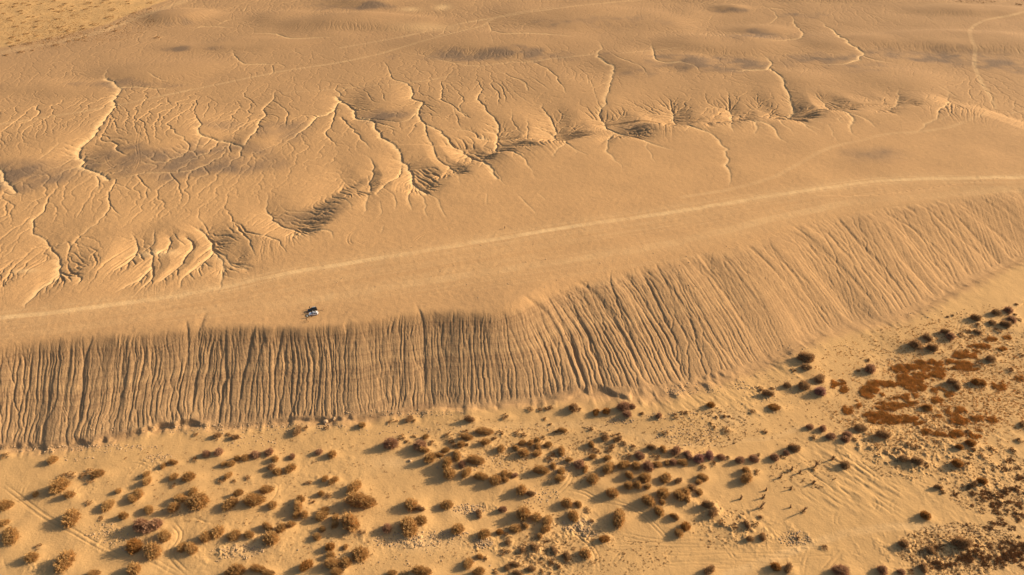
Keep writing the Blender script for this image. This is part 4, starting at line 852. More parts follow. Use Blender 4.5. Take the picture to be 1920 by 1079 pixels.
# scarp lips: painted sunlight; channel floors: pale silt and painted sunlight
chan = np.clip(-CORE / 0.38, 0, 1) * upl * (1 - bluffm)
pale = np.maximum(pale, 0.72 * chan)
pale[ri0:ri1, ci0:ci1] = np.maximum(pale[ri0:ri1, ci0:ci1], 0.42 * np.clip((E - 0.10) / 0.16, 0, 1) * md)
def lipspot(px, py, rx, ry, a):  # paints sunlit scarp lips pale, and pale crust on the sand
    global pale
    x0, y0, z0 = on_ground(px, py, Z); x1, _, _ = on_ground(px + rx, py, Z); _, ya, _ = on_ground(px, py - ry, Z); _, yb, _ = on_ground(px, py + ry, Z)
    q = ((X - x0) / abs(x1 - x0)) ** 2 + ((Y - y0) / (abs(ya - yb) / 2)) ** 2
    pale = np.maximum(pale, a * np.exp(-q))
for l in [(290, 474, 40, 6, .9), (45, 508, 25, 4, .7), (905, 260, 9, 3, 1.), (830, 14, 14, 5, .8), (770, 18, 18, 4, .6), (560, 440, 20, 4, .3), (800, 52, 60, 8, .4), (330, 1043, 30, 10, .0),
          (790, 1017, 70, 16, .55), (460, 1030, 40, 14, .5), (1085, 985, 40, 14, .45), (740, 868, 50, 14, .4), (1370, 785, 40, 18, .3), (870, 962, 30, 10, .4)]:
    lipspot(*l)

def attr4(me, name, arr):
    at = me.attributes.new(name, 'FLOAT_COLOR', 'POINT')
    at.data.foreach_set('color', np.ascontiguousarray(arr, dtype=np.float32).ravel())

verts = np.stack([X, Y, Z], -1).reshape(-1, 3).astype(np.float32)
MASK = np.stack([sandm, pale, grav_shade, bluffm], -1).reshape(-1, 4).astype(np.float32)
ST = np.stack([RUT, steep, low, np.ones_like(Z)], -1).reshape(-1, 4).astype(np.float32)
# smooth vertex normals of the whole sheet, so that the pieces join without a seam
dXu = np.gradient(verts.reshape(NR, NC, 3), axis=1); dXv = np.gradient(verts.reshape(NR, NC, 3), axis=0)
NRM = np.cross(dXv, dXu); NRM /= np.linalg.norm(NRM, axis=-1, keepdims=True) + 1e-12
NRM *= np.sign(NRM[..., 2:3] + 1e-9)
NRM = NRM.reshape(-1, 3)
idx = np.arange(NR * NC).reshape(NR, NC)
quads = np.stack([idx[1:, :-1], idx[1:, 1:], idx[:-1, 1:], idx[:-1, :-1]], -1).reshape(-1, 4)
fm = lambda a: 0.25 * (a[1:, :-1] + a[1:, 1:] + a[:-1, 1:] + a[:-1, :-1])
RD = np.zeros_like(Z)
road_i = (fm(np.where(upl > 0.5, DUST, 0)) > 0.30).ravel()
roadl = (fm(np.where(low > 0.5, DUST, 0)) > 0.2).ravel()
sand_f = (fm(np.maximum(low, FS)) > 0.5).ravel()
bluff_f = (fm(((TT > 0.0) & (low < 0.5)).astype(float)) > 0.5).ravel()
cls = np.where(road_i | roadl, 3, np.where(sand_f, 2, np.where(bluff_f, 1, 0)))

def nodes_of(name):
    m = bpy.data.materials.new(name); m.use_nodes = True
    nt = m.node_tree
    b = nt.nodes["Principled BSDF"]
    b.inputs["Roughness"].default_value = 0.95
    b.inputs["Specular IOR Level"].default_value = 0.08
    return m, nt, b

def mixc(nt, fac, a, b, blend='MIX'):
    n = nt.nodes.new("ShaderNodeMix"); n.data_type = 'RGBA'; n.blend_type = blend
    for s, v in ((n.inputs[0], fac), (n.inputs[6], a), (n.inputs[7], b)):
        if hasattr(v, 'is_output') or isinstance(v, bpy.types.NodeSocket):
            nt.links.new(v, s)
        elif isinstance(v, (tuple, list)):
            s.default_value = (v[0], v[1], v[2], 1)
        else:
            s.default_value = v
    return n.outputs[2]

def ramp(nt, src, a, b, lo=0.0, hi=1.0):
    n = nt.nodes.new("ShaderNodeMapRange")
    n.inputs[1].default_value = a; n.inputs[2].default_value = b
    n.inputs[3].default_value = lo; n.inputs[4].default_value = hi
    nt.links.new(src, n.inputs[0])
    return n.outputs[0]

def noise(nt, vec, scale, detail=4, rough=0.55):
    n = nt.nodes.new("ShaderNodeTexNoise")
    n.inputs["Scale"].default_value = scale; n.inputs["Detail"].default_value = detail; n.inputs["Roughness"].default_value = rough
    nt.links.new(vec, n.inputs["Vector"])
    return n.outputs["Fac"]

def math_(nt, op, a, b):
    n = nt.nodes.new("ShaderNodeMath"); n.operation = op
    for s, v in ((n.inputs[0], a), (n.inputs[1], b)):
        if isinstance(v, bpy.types.NodeSocket): nt.links.new(v, s)
        else: s.default_value = v
    return n.outputs[0]

def ground_material():
    m, nt, b = nodes_of("desert_ground")
    g = nt.nodes.new("ShaderNodeNewGeometry").outputs["Position"]
    at = nt.nodes.new("ShaderNodeAttribute"); at.attribute_name = "mask"
    sp = nt.nodes.new("ShaderNodeSeparateColor"); nt.links.new(at.outputs["Color"], sp.inputs[0])
    sand, dust_sun, gravel_shade, bluff = sp.outputs[0], sp.outputs[1], sp.outputs[2], at.outputs["Alpha"]
    n1 = noise(nt, g, 0.03, 5); n2 = noise(nt, g, 0.25, 5, 0.6); n3 = noise(nt, g, 1.4, 3, 0.65)
    col = mixc(nt, ramp(nt, n1, 0.35, 0.65), PLAIN_A, PLAIN_B)
    col = mixc(nt, ramp(nt, n2, 0.30, 0.75, 0, 0.55), col, PLAIN_C)
    # bluff clay: beds of slightly different colour lie level
    sep = nt.nodes.new("ShaderNodeSeparateXYZ"); nt.links.new(g, sep.inputs[0])
    zz = math_(nt, 'ADD', math_(nt, 'MULTIPLY', sep.outputs[2], 0.55), math_(nt, 'MULTIPLY', n1, 3.0))
    cz = nt.nodes.new("ShaderNodeCombineXYZ"); nt.links.new(zz, cz.inputs[2])
    nb = noise(nt, cz.outputs[0], 1.0, 5, 0.7)
    bc = mixc(nt, ramp(nt, nb, 0.42, 0.58), BLUFF_A, BLUFF_B)
    bc = mixc(nt, ramp(nt, n2, 0.35, 0.7, 0, 0.5), bc, BLUFF_C)
    rim_shade = math_(nt, 'MULTIPLY', ramp(nt, sep.outputs[2], 17.5, 20.5), ramp(nt, sep.outputs[0], 40.0, -20.0))  # shade below the left rim, painted as a darker band
    bc = mixc(nt, math_(nt, 'MULTIPLY', rim_shade, 0.42), bc, RIM_SHADE)
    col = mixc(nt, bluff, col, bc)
    sc = mixc(nt, ramp(nt, n1, 0.3, 0.7), SAND_A, SAND_B)
    sc = mixc(nt, ramp(nt, n2, 0.55, 0.8, 0, 0.5), sc, SAND_C)
    col = mixc(nt, sand, col, sc)
    col = mixc(nt, math_(nt, 'MULTIPLY', gravel_shade, 0.85), col, GRAVEL_SHADE)
    col = mixc(nt, dust_sun, col, DUST_SUN)  # track dust, plus sunlight painted on lips and channels
    col = mixc(nt, ramp(nt, n3, 0.25, 0.75, 0.0, 0.28), col, mixc(nt, 1.0, col, (0.70, 0.66, 0.62), 'MULTIPLY'))
    nt.links.new(col, b.inputs["Base Color"])
    bm = nt.nodes.new("ShaderNodeBump"); bm.inputs["Strength"].default_value = 0.55; bm.inputs["Distance"].default_value = 0.35
    nt.links.new(noise(nt, g, 1.1, 6, 0.62), bm.inputs["Height"])
    nt.links.new(bm.outputs[0], b.inputs["Normal"])
    return m

PLAIN_A, PLAIN_B, PLAIN_C = (0.445, 0.266, 0.121), (0.480, 0.287, 0.129), (0.400, 0.239, 0.112)
RIM_SHADE = (0.245, 0.142, 0.068)
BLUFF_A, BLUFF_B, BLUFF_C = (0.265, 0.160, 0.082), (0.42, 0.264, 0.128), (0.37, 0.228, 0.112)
SAND_A, SAND_B, SAND_C = (0.472, 0.292, 0.124), (0.510, 0.315, 0.132), (0.425, 0.260, 0.114)
GRAVEL_SHADE, DUST_SUN = (0.165, 0.117, 0.080), (0.62, 0.415, 0.205)
GMAT = ground_material()
for k, nm in enumerate(("desert_plain", "hillside", "sand_flat", "dirt_track")):
    q = quads[cls == k]
    if not len(q):
        continue
    used, inv = np.unique(q.ravel(), return_inverse=True)
    me = bpy.data.meshes.new(nm)
    me.vertices.add(len(used)); me.vertices.foreach_set('co', verts[used].ravel())
    me.loops.add(len(q) * 4); me.loops.foreach_set('vertex_index', inv.astype(np.int32))
    me.polygons.add(len(q)); me.polygons.foreach_set('loop_start', np.arange(0, len(q) * 4, 4, dtype=np.int32))
    me.polygons.foreach_set('use_smooth', np.ones(len(q), dtype=bool))
    me.update(calc_edges=True)
    attr4(me, "mask", MASK[used])
    me.normals_split_custom_set_from_vertices(NRM[used].astype(np.float32))
    me.materials.append(GMAT)
    o = bpy.data.objects.new(nm, me); COL.objects.link(o)
    o['kind'] = 'structure'

# ================================================================== objects
def material(name, col, rough=0.9, spec=0.1, metal=0.0, var=0.0, scale=3.0, bump=0.0):
    m, nt, b = nodes_of(name)
    b.inputs["Roughness"].default_value = rough
    b.inputs["Specular IOR Level"].default_value = spec
    b.inputs["Metallic"].default_value = metal
    if var > 0:
        tc = nt.nodes.new("ShaderNodeTexCoord").outputs["Object"]
        oi = nt.nodes.new("ShaderNodeObjectInfo").outputs["Random"]
        n = noise(nt, tc, scale, 4)
        c1 = tuple(c * (1 - var) for c in col); c2 = tuple(min(1, c * (1 + var)) for c in col)
        c = mixc(nt, ramp(nt, n, 0.3, 0.7), c1, c2)
        c = mixc(nt, ramp(nt, oi, 0, 1, 0, 0.4), c, mixc(nt, 1.0, c, (0.72, 0.70, 0.66), 'MULTIPLY'))
        nt.links.new(c, b.inputs["Base Color"])
    else:
        b.inputs["Base Color"].default_value = (*col, 1)
    return m

def new_obj(name, bm, mats, parent=None, smooth_=False, loc=None):
    me = bpy.data.meshes.new(name)
    bm.to_mesh(me); bm.free()
    for m in (mats if isinstance(mats, (list, tuple)) else [mats]):
        me.materials.append(m)
    if smooth_:
        me.polygons.foreach_set('use_smooth', np.ones(len(me.polygons), dtype=bool))
    o = bpy.data.objects.new(name, me); COL.objects.link(o)
    if parent: o.parent = parent
    if loc: o.location = loc
    return o

def empty(name, loc, rz=0.0):
    o = bpy.data.objects.new(name, None); COL.objects.link(o)
    o.empty_display_size = 0.3
    o.location = loc; o.rotation_euler = (0, 0, rz)
    return o

def tag(o, label, cat, group=None):
    o['label'] = label; o['category'] = cat
    if group: o['group'] = group

def ground_at(px, py):
    x, y, z = on_ground(px, py, Z)
    return float(x), float(y), float(z)

# ------------------------------------------------------------------ shrubs
def shrub_mesh(name, seed, n, mat, lobes, spiky=1.0, open_=0.0, tw=1.0):
    """dome of many small twig sprays round a few overlapping crowns; unit size: about 1 wide, 1 deep, 1 high"""
    r = np.random.default_rng(seed)
    L = []
    for k in range(lobes):
        a = r.random() * 6.283
        d = 0.0 if lobes == 1 else 0.10 + 0.14 * r.random()
        L.append((d * math.cos(a), d * math.sin(a), 0.30 + 0.08 * r.random() if lobes > 1 else 0.46, 0.62 + 0.34 * r.random() if lobes > 1 else 0.9))
    bm = bmesh.new()
    # woody heart: a low lumpy dome so the crown is not see-through
    for (lx, ly, lr, lh) in L:
        vs0 = bmesh.ops.create_icosphere(bm, subdivisions=3, radius=1.0)['verts']
        for v in vs0:
            p = v.co.normalized()
            k = 0.60 + 0.15 * math.sin(p.x * 7 + seed) * math.sin(p.y * 8 + 2 * seed) + 0.10 * math.sin(p.z * 11 + p.x * 9)
            v.co = Vector((lx + p.x * lr * k, ly + p.y * lr * k, max(-0.05, p.z) * lh * k))
    ld = r.random((n, 8))
    for k in range(n):
        lx, ly, lr, lh = L[k % len(L)]
        a = ld[k, 0] * 6.283
        cz = ld[k, 1] ** 0.9
        sz = math.sqrt(max(0, 1 - cz * cz))
        dirv = Vector((math.cos(a) * sz, math.sin(a) * sz, cz))
        clump = 0.85 + 0.24 * math.sin(dirv.x * 9 + seed * 1.7) * math.sin(dirv.y * 10 - seed) + 0.08 * math.sin(dirv.z * 13 + seed)
        rad = clump * (0.56 + 0.44 * ld[k, 2] + (0.30 * spiky * ld[k, 6] if ld[k, 7] > 0.80 else 0))
        if ld[k, 3] < open_ and dirv.x > 0.2:
            continue
        p = Vector((lx + dirv.x * lr * rad, ly + dirv.y * lr * rad, dirv.z * lh * rad + 0.02))
        t = (dirv + Vector((ld[k, 4] - .5, ld[k, 5] - .5, ld[k, 6] - .3)) * 1.3).normalized()
        s = t.cross(Vector((ld[k, 5] - .5, ld[k, 6] - .5, ld[k, 4] - .5))).normalized()
        ln = (0.034 + 0.034 * ld[k, 2]) * tw; wd = (0.009 + 0.010 * ld[k, 5]) * tw
        v = [bm.verts.new(p - s * wd - t * ln * 0.4), bm.verts.new(p + s * wd - t * ln * 0.4), bm.verts.new(p + t * ln)]
        bm.faces.new(v)
    me = bpy.data.meshes.new(name); bm.to_mesh(me); bm.free()
    me.materials.append(mat)
    return me

SMAT = {'t': material("tan_twigs", (0.54, 0.335, 0.135), 0.95, 0.05, var=0.32, scale=5),
        'b': material("brown_twigs", (0.45, 0.285, 0.140), 0.95, 0.05, var=0.32, scale=5),
        'p': material("purplish_twigs", (0.46, 0.275, 0.160), 0.95, 0.05, var=0.30, scale=5),
        'P': material("pink_grey_twigs", (0.44, 0.245, 0.18), 0.95, 0.05, var=0.28, scale=5),
        'o': material("rusty_twigs", (0.45, 0.235, 0.075), 0.95, 0.05, var=0.32, scale=5)}
SMAT['d'] = material('dark_brown_twigs', (0.17, 0.10, 0.052), 0.95, 0.05, var=0.3, scale=5)
SMESH = {}
for ki, kd in enumerate('tbpPod'):
    SMESH[kd] = [shrub_mesh("shrub", 31 * ki + 7 * q + 3, nn, SMAT[kd], lb) for q, (nn, lb) in enumerate(((6000, 1), (8000, 3), (8000, 4), (6500, 2)))]
    SMESH[kd + 's'] = [shrub_mesh("shrub", 400 + 31 * ki + 7 * q, 1500, SMAT[kd], lb, tw=1.9) for q, lb in enumerate((1, 2, 3))]

for m in SMAT.values():
    nt = m.node_tree; b = nt.nodes["Principled BSDF"]
    tr = nt.nodes.new("ShaderNodeBsdfTranslucent"); mx = nt.nodes.new("ShaderNodeMixShader"); mx.inputs[0].default_value = 0.35
    nt.links.new(b.inputs["Base Color"].links[0].from_socket, tr.inputs["Color"])
    nt.links.new(b.outputs[0], mx.inputs[1]); nt.links.new(tr.outputs[0], mx.inputs[2])
    nt.links.new(mx.outputs[0], nt.nodes["Material Output"].inputs["Surface"])
MAXS = 300
ROWS = []
def size_word(w):
    return 'big' if w >= 7.0 else 'mid-sized' if w >= 4.4 else 'small' if w >= 2.7 else 'tiny'
CW = {'d': 'dark brown', 't': 'tan', 'b': 'dark brown', 'p': 'purplish brown', 'P': 'pinkish grey', 'o': 'rusty'}
def zone(px, py):
    if py < 320:
        if px > 400: return 'far plain'
        return 'far sand, stream-bed edge' if py > 97 - 0.20 * px - 12 and px < 330 else 'far sand, ' + ('top' if py < 22 else 'middle' if py < 52 else 'lower') + (' left' if px < 110 else ' right')
    toe = np.interp(px, [0, 110, 330, 650, 830, 1150, 1290, 1440, 1560, 1700, 1850, 1920], [842, 842, 800, 789, 763, 740, 722, 690, 622, 585, 512, 490])
    hx = ['far left', 'left', 'left of centre', 'inner left', 'inner right', 'right of centre', 'right', 'far right'][min(7, int(px // 240))]
    d = (py - toe) / (1079 - toe)
    b = 'bluff-foot sand' if d < 0.26 else 'middle sand flat' if d < 0.55 else 'front sand flat' if d < 0.84 else 'front picture edge'
    return b + ', ' + hx
cand = []
for k, (s, wv) in enumerate(zip(SH, SHW)):
    if k >= MAXS: break
    x, y, z, w, dy, hh = wv
    shape = 'wide' if s[2] > 1.55 * s[3] and s[1] > 320 else 'round'
    cand.append([k, zone(s[0], s[1]), '%s %s %s' % (size_word(w), shape, CW[s[4]])])
groups = {}
for c in cand:
    groups.setdefault((c[1], c[2]), []).append(c)
ORD = ['leftmost', 'second from left', 'third from left', 'fourth from left', 'fifth from left', 'sixth from left', 'seventh from left', 'eighth from left', 'ninth from left', 'tenth from left',
       'eleventh from left', 'twelfth from left', 'thirteenth from left', 'fourteenth from left', 'fifteenth from left', 'sixteenth from left', 'seventeenth from left', 'eighteenth from left']
NUM = ['', '', 'two', 'three', 'four', 'five', 'six', 'seven', 'eight', 'nine', 'ten', 'eleven', 'twelve', 'thirteen', 'fourteen', 'fifteen', 'sixteen', 'seventeen', 'eighteen']
LAB = {}
for (zn, look), mem in groups.items():
    mem.sort(key=lambda c: SH[c[0]][0])
    for i, c in enumerate(mem):
        if len(mem) == 1:
            LAB[c[0]] = '%s shrub, %s' % (look, zn)
        elif len(mem) == 2:
            LAB[c[0]] = '%s shrub, the %s of two, %s' % (look, ('left', 'right')[i], zn)
        else:
            LAB[c[0]] = '%s shrub, %s, %s' % (look, 'rightmost' if i == len(mem) - 1 else ORD[i], zn)
for k, (s, wv) in enumerate(zip(SH, SHW)):
    if k >= MAXS: break
    x, y, z, w, dy, hh = wv
    big = s[2] > 9.5 or w > 4.2
    pool = SMESH[s[4] if big else s[4] + 's']
    wide = s[2] > 1.45 * s[3]
    me = pool[(1 + k % (len(pool) - 1)) if wide else (k * 7 % len(pool))]
    o = bpy.data.objects.new("shrub", me); COL.objects.link(o)
    z = float(sample(Z, x, y))
    o.location = (x, y, z - 0.06 * hh)
    fr = 1.5 if s[1] < 320 else 1.0
    o.scale = (w * 1.06, dy * 1.06 * fr, hh * 1.02 * fr)
    o.rotation_euler = (0.08 * (rnd.random() - .5), 0.08 * (rnd.random() - .5), (0.0 if wide else 6.28 * rnd.random()))
    tag(o, LAB[k], 'shrub', 'shrubs on the far sand' if s[1] < 320 else 'shrubs on the sand flat')

# ------------------------------------------------------------------ low growth nobody could count
def tuft_cloud(name, spots, mat, blades, label, cat, h, wd, lean=0.5):
    r = np.random.default_rng(len(spots) + 5)
    S = np.array(spots)
    x, y, z, s = (np.repeat(S[:, k], blades) for k in range(4))
    n = len(x)
    a = r.random(n) * 6.283; rr = s * 0.5 * np.sqrt(r.random(n))
    bx, by = x + rr * np.cos(a), y + rr * np.sin(a)
    a2 = r.random(n) * 6.283
    hh = h * s * (0.5 + 0.7 * r.random(n)) * (1.1 - rr / s)
    ww = wd * s * (0.6 + 0.8 * r.random(n))
    tx, ty = (bx - x) * lean + 0.2 * s * (r.random(n) - .5), (by - y) * lean + 0.2 * s * (r.random(n) - .5)
    V = np.stack([np.stack([bx - ww * np.cos(a2), by - ww * np.sin(a2), z - 0.05], 1), np.stack([bx + ww * np.cos(a2), by + ww * np.sin(a2), z - 0.05], 1), np.stack([bx + tx, by + ty, z + hh], 1)], 1).reshape(-1, 3)
    me = bpy.data.meshes.new(name)
    me.vertices.add(3 * n); me.vertices.foreach_set('co', V.astype(np.float32).ravel())
    me.loops.add(3 * n); me.loops.foreach_set('vertex_index', np.arange(3 * n, dtype=np.int32))
    me.polygons.add(n); me.polygons.foreach_set('loop_start', np.arange(0, 3 * n, 3, dtype=np.int32))
    me.update(calc_edges=True)
    me.materials.append(mat)
    o = bpy.data.objects.new(name, me); COL.objects.link(o)
    o['kind'] = 'stuff'; o['label'] = label; o['category'] = cat
    return o

def spots_in(ells, dens, s0, s1, ragged=False):
    out = []
    for (cx, cy, rx, ry, *dd) in ells:
        k = int(math.pi * rx * ry * dens * (dd[0] if dd else 1) * (1.5 if ragged else 1))
        for _ in range(max(k, 2)):
            a = rnd.random() * 6.283; q = math.sqrt(rnd.random()) if not ragged else 1.25 * rnd.random() ** 0.62
            out.append((cx + rx * q * math.cos(a), cy + ry * q * math.sin(a), s0 + (s1 - s0) * rnd.random() ** 2))
    if ragged:
        o = np.array(out)
        n = fbm(o[:, 0], o[:, 1] * 1.6, 11, 3, 410)
        out = [p for p, v in zip(out, n) if v > -0.38]
    px = np.array([o[0] for o in out]); py = np.array([o[1] for o in out])
    x, y, z = on_ground(px, py, Z)
    return [(float(x[i]), float(y[i]), float(z[i]), out[i][2]) for i in range(len(out))]

def e6(x0, y0, items): return [(x0 + a / 6, y0 + b / 6, c / 12, d / 12) + tuple(r_) for a, b, c, d, *r_ in items]
GR = e6(1600, 560, [(850,720,260,50),(940,765,180,50),(540,790,180,80),(700,765,160,60),(880,850,240,130),(650,900,280,100),(300,955,260,44),(450,965,380,54),(180,1030,160,84),(700,1000,190,80),
                    (1300,620,220,80,.6),(1380,660,160,60,.5),(1440,540,160,44),(1360,540,120,36,.7),(1540,460,120,34),(1180,760,220,100,.6),(1320,780,160,70,.6),(1680,570,80,30),(1750,440,110,36),(1640,990,140,70,.6),(1850,900,120,60,.5),
                    (1150,630,80,44),(1080,700,60,40),(1260,730,90,40,.6),(1190,650,80,44)]) + \
     e6(1600, 700, [(170,215,160,110),(560,320,280,90),(400,365,250,84),(280,470,280,54),(390,530,380,70),(540,490,120,40),(690,540,140,74),(820,395,90,50),(1150,430,200,80,.8),(1200,530,170,64),(950,195,150,44,.6),(1060,235,90,50,.6),
                    (940,310,100,60,.6),(950,690,150,44),(820,660,90,60,.7),(1400,690,160,80),(1160,690,120,74),(1570,520,120,44),(1390,510,90,44),(930,465,90,34),(30,350,70,70),(310,240,60,40),(650,250,130,36)]) + \
     e6(1280, 640, [(1750,465,140,50),(1815,545,80,60),(1860,770,90,90),(1690,500,60,40)])
SC = e6(1600, 860, [(1720,120,120,50),(1860,110,90,50),(1880,200,90,60),(1860,240,90,50),(1850,300,120,60),(1720,350,120,60),(1860,360,110,50),(1560,430,120,70),(1680,420,150,80),(1480,390,140,60),(1350,400,90,50),(1450,460,110,50),
                    (1640,520,170,90),(1740,540,120,90),(1570,520,80,60),(1760,480,100,60),(1870,520,80,80),(1620,600,110,60),(1690,610,90,60),(1840,620,120,70),(1650,690,80,50),(1590,730,100,50),(1700,750,90,50),(1780,790,70,50),
                    (1860,690,70,50),(1310,520,60,50),(1460,590,80,50),(1530,130,90,60),(1610,100,60,40),(1760,30,90,60),(1440,250,110,60),(1270,330,100,50),(1160,410,70,50),(1480,760,50,50),(1540,780,60,40),
                    (1760,945,80,60),(1680,940,60,40),(1550,960,60,30),(1650,1010,60,50),(1710,1000,50,40),(1800,1000,60,50),(1860,1000,100,60),(1380,985,90,40),(980,1000,110,60),(880,980,90,60),(880,1030,100,70),(720,1050,80,50),(1280,1050,60,50),
                    (1840,880,60,30),(1380,1040,70,40),(1520,1000,60,30)]) + e6(1600, 980, [(1350,370,200,110),(1500,420,220,120),(1650,400,200,120),(1800,380,200,120),(1900,300,120,120),(1250,420,160,100),(960,480,180,90),(1120,500,140,80)])
grass_m = material("rusty_dry_grass", (0.60, 0.345, 0.11), 0.95, 0.05, var=0.25, scale=0.4)
scrub_m = material("brown_scrub", (0.34, 0.195, 0.083), 0.95, 0.05, var=0.25, scale=0.6)
gs = spots_in(GR, 0.40, 0.9, 2.2, True) + spots_in([(1740, 720, 180, 90, .045), (1800, 700, 110, 90, .06), (1700, 790, 100, 40, .04), (1850, 780, 70, 60, .05)], 1.0, 0.4, 1.0, True)
tuft_cloud("dry_grass", gs, grass_m, 26, "low rusty orange dry grass spreading over the sand on the right", "dry grass", 0.62, 0.06)
sc = spots_in(SC + [(1990, 930, 70, 60, .5), (2010, 1040, 90, 40, .6), (1980, 740, 60, 60, .15), (1960, 660, 50, 40, .12), (2090, 850, 80, 90, .15)], 0.17, 0.5, 1.5, True)
small = []
for wv in SHW[MAXS:]:
    for _ in range(max(3, int(4 * wv[3]))):
        a_ = rnd.random() * 6.283; q_ = 0.45 * math.sqrt(rnd.random())
        small.append((float(wv[0] + q_ * wv[3] * math.cos(a_)), float(wv[1] + q_ * wv[3] * math.sin(a_)), float(sample(Z, wv[0], wv[1])) + 0.25 * wv[3] * (0.45 - q_), 0.6 + 0.5 * rnd.random()))
spk = spots_in([(1760, 715, 160, 130, .012), (1850, 660, 90, 90, .02), (1700, 800, 130, 60, .03), (1340, 800, 70, 40, .05), (1500, 770, 120, 70, .012), (1180, 830, 160, 50, .012), (1120, 1040, 150, 40, .02), (1500, 890, 70, 30, .03),
                (1700, 860, 80, 40, .04), (1850, 900, 90, 60, .05), (1000, 1000, 60, 60, .02), (1350, 990, 60, 40, .02), (1800, 1030, 120, 50, .10), (900, 830, 120, 50, .02), (1050, 850, 130, 60, .025), (500, 900, 300, 90, .006), (700, 1030, 250, 40, .008), (1020, 1040, 60, 40, .05)], 1.0, 0.4, 0.9)
tuft_cloud("low_scrub", sc + small + spk, scrub_m, 20, "tiny dark brown scrub tufts scattered over the sand at the right", "low scrub", 0.5, 0.10)
farspk = spots_in([(-60, 60, 60, 60, .08), (60, 40, 90, 45, .10), (190, 40, 100, 40, .08), (90, 70, 80, 22, .06), (1830, 3, 40, 4, .2)], 1.6, 0.7, 1.5)
tuft_cloud("sparse_scrub", farspk, scrub_m, 12, "specks of scrub between the shrubs on the far pale sand", "low scrub", 0.4, 0.12)

# stones and clods lying on the sand
def stone_cloud(name, spots, mat, label):
    r = np.random.default_rng(77)
    bm = bmesh.new()
    for (x, y, z, s) in spots:
        vs1 = bmesh.ops.create_icosphere(bm, subdivisions=1, radius=s * 0.5)['verts']
        sx, sy, sz = 0.7 + 0.7 * r.random(), 0.7 + 0.7 * r.random(), 0.45 + 0.4 * r.random()
        for v in vs1:
            k = 0.78 + 0.4 * r.random()
            v.co = Vector((x + v.co.x * sx * k, y + v.co.y * sy * k, z + s * 0.10 + v.co.z * sz * k))
    o = new_obj(name, bm, mat)
    o['kind'] = 'stuff'; o['label'] = label; o['category'] = 'stones'
    return o
stone_m = material("sand_coloured_stone", (0.42, 0.285, 0.16), 0.95, 0.05, var=0.2, scale=0.5)
st = spots_in([(770, 1012, 70, 16, .08), (840, 1003, 40, 10, .1), (455, 1035, 40, 14, .08), (410, 1040, 20, 14, .05), (880, 955, 30, 10, .25), (1080, 985, 30, 12, .14), (1100, 1000, 20, 8, .2), (905, 1018, 20, 10, .3), (200, 1000, 40, 20, .04),
               (460, 828, 70, 12, .03), (1050, 870, 20, 30, .12), (1300, 730, 60, 12, .05), (1390, 725, 30, 6, .1), (1270, 780, 60, 10, .05), (1430, 740, 60, 40, .015), (1680, 680, 40, 8, .05), (1490, 1010, 30, 15, .12), (1870, 625, 40, 8, .06),
               (1720, 590, 90, 10, .01), (900, 870, 90, 20, .03), (1290, 815, 60, 20, .07), (300, 860, 30, 12, .08), (130, 860, 50, 6, .02), (1160, 790, 30, 6, .14), (620, 800, 30, 6, .08), (1270, 735, 15, 6, .3),
               (640, 806, 520, 10, .02), (150, 842, 150, 7, .05), (480, 800, 160, 7, .05), (760, 775, 120, 7, .05), (300, 320, 200, 60, .0), (900, 500, 600, 60, .0012), (200, 838, 100, 5, .06), (1500, 655, 120, 10, .01), (1010, 930, 40, 20, .04), (800, 1035, 250, 30, .006), (240, 1020, 30, 16, .06)], 1.0, 0.28, 0.85)
stone_cloud("loose_stones", st, stone_m, "pale loose stones and clods strewn over the sand flat")

# ------------------------------------------------------------------ boulder at the foot of the bluff
def boulder(name, px, py, size, label, seed, flat_=0.8):
    x, y, z = ground_at(px, py)
    bm = bmesh.new()
    vs1 = bmesh.ops.create_icosphere(bm, subdivisions=4, radius=1.0)['verts']
    for v in vs1:
        p = v.co.copy()
        k = 0.85 + 0.22 * float(vnoise(np.array(p.x * 1.6 + seed), np.array(p.y * 1.6 + p.z * 1.3), 5)) + 0.08 * float(vnoise(np.array(p.x * 5 + p.z), np.array(p.y * 5 + seed), 6))
        v.co = Vector((p.x * k * size * 0.5, p.y * k * size * 0.45, (p.z * k + 0.55) * size * 0.5 * flat_))
    o = new_obj(name, bm, material("weathered_clay_rock", (0.46, 0.31, 0.175), 0.95, 0.05, var=0.25, scale=1.5), smooth_=True, loc=(x, y, z - 0.1))
    tag(o, label, 'boulder')
boulder("boulder", 611, 793, 3.4, "rounded pale boulder fallen to the foot of the bluff", 3)
boulder("boulder", 769, 865, 1.9, "small pale rock on open sand beside a long dark clump of shrubs", 9, 0.6)
boulder("boulder", 626, 786, 2.0, "smaller pale rock lodged in the bluff foot right of the rounded boulder", 5, 0.7)

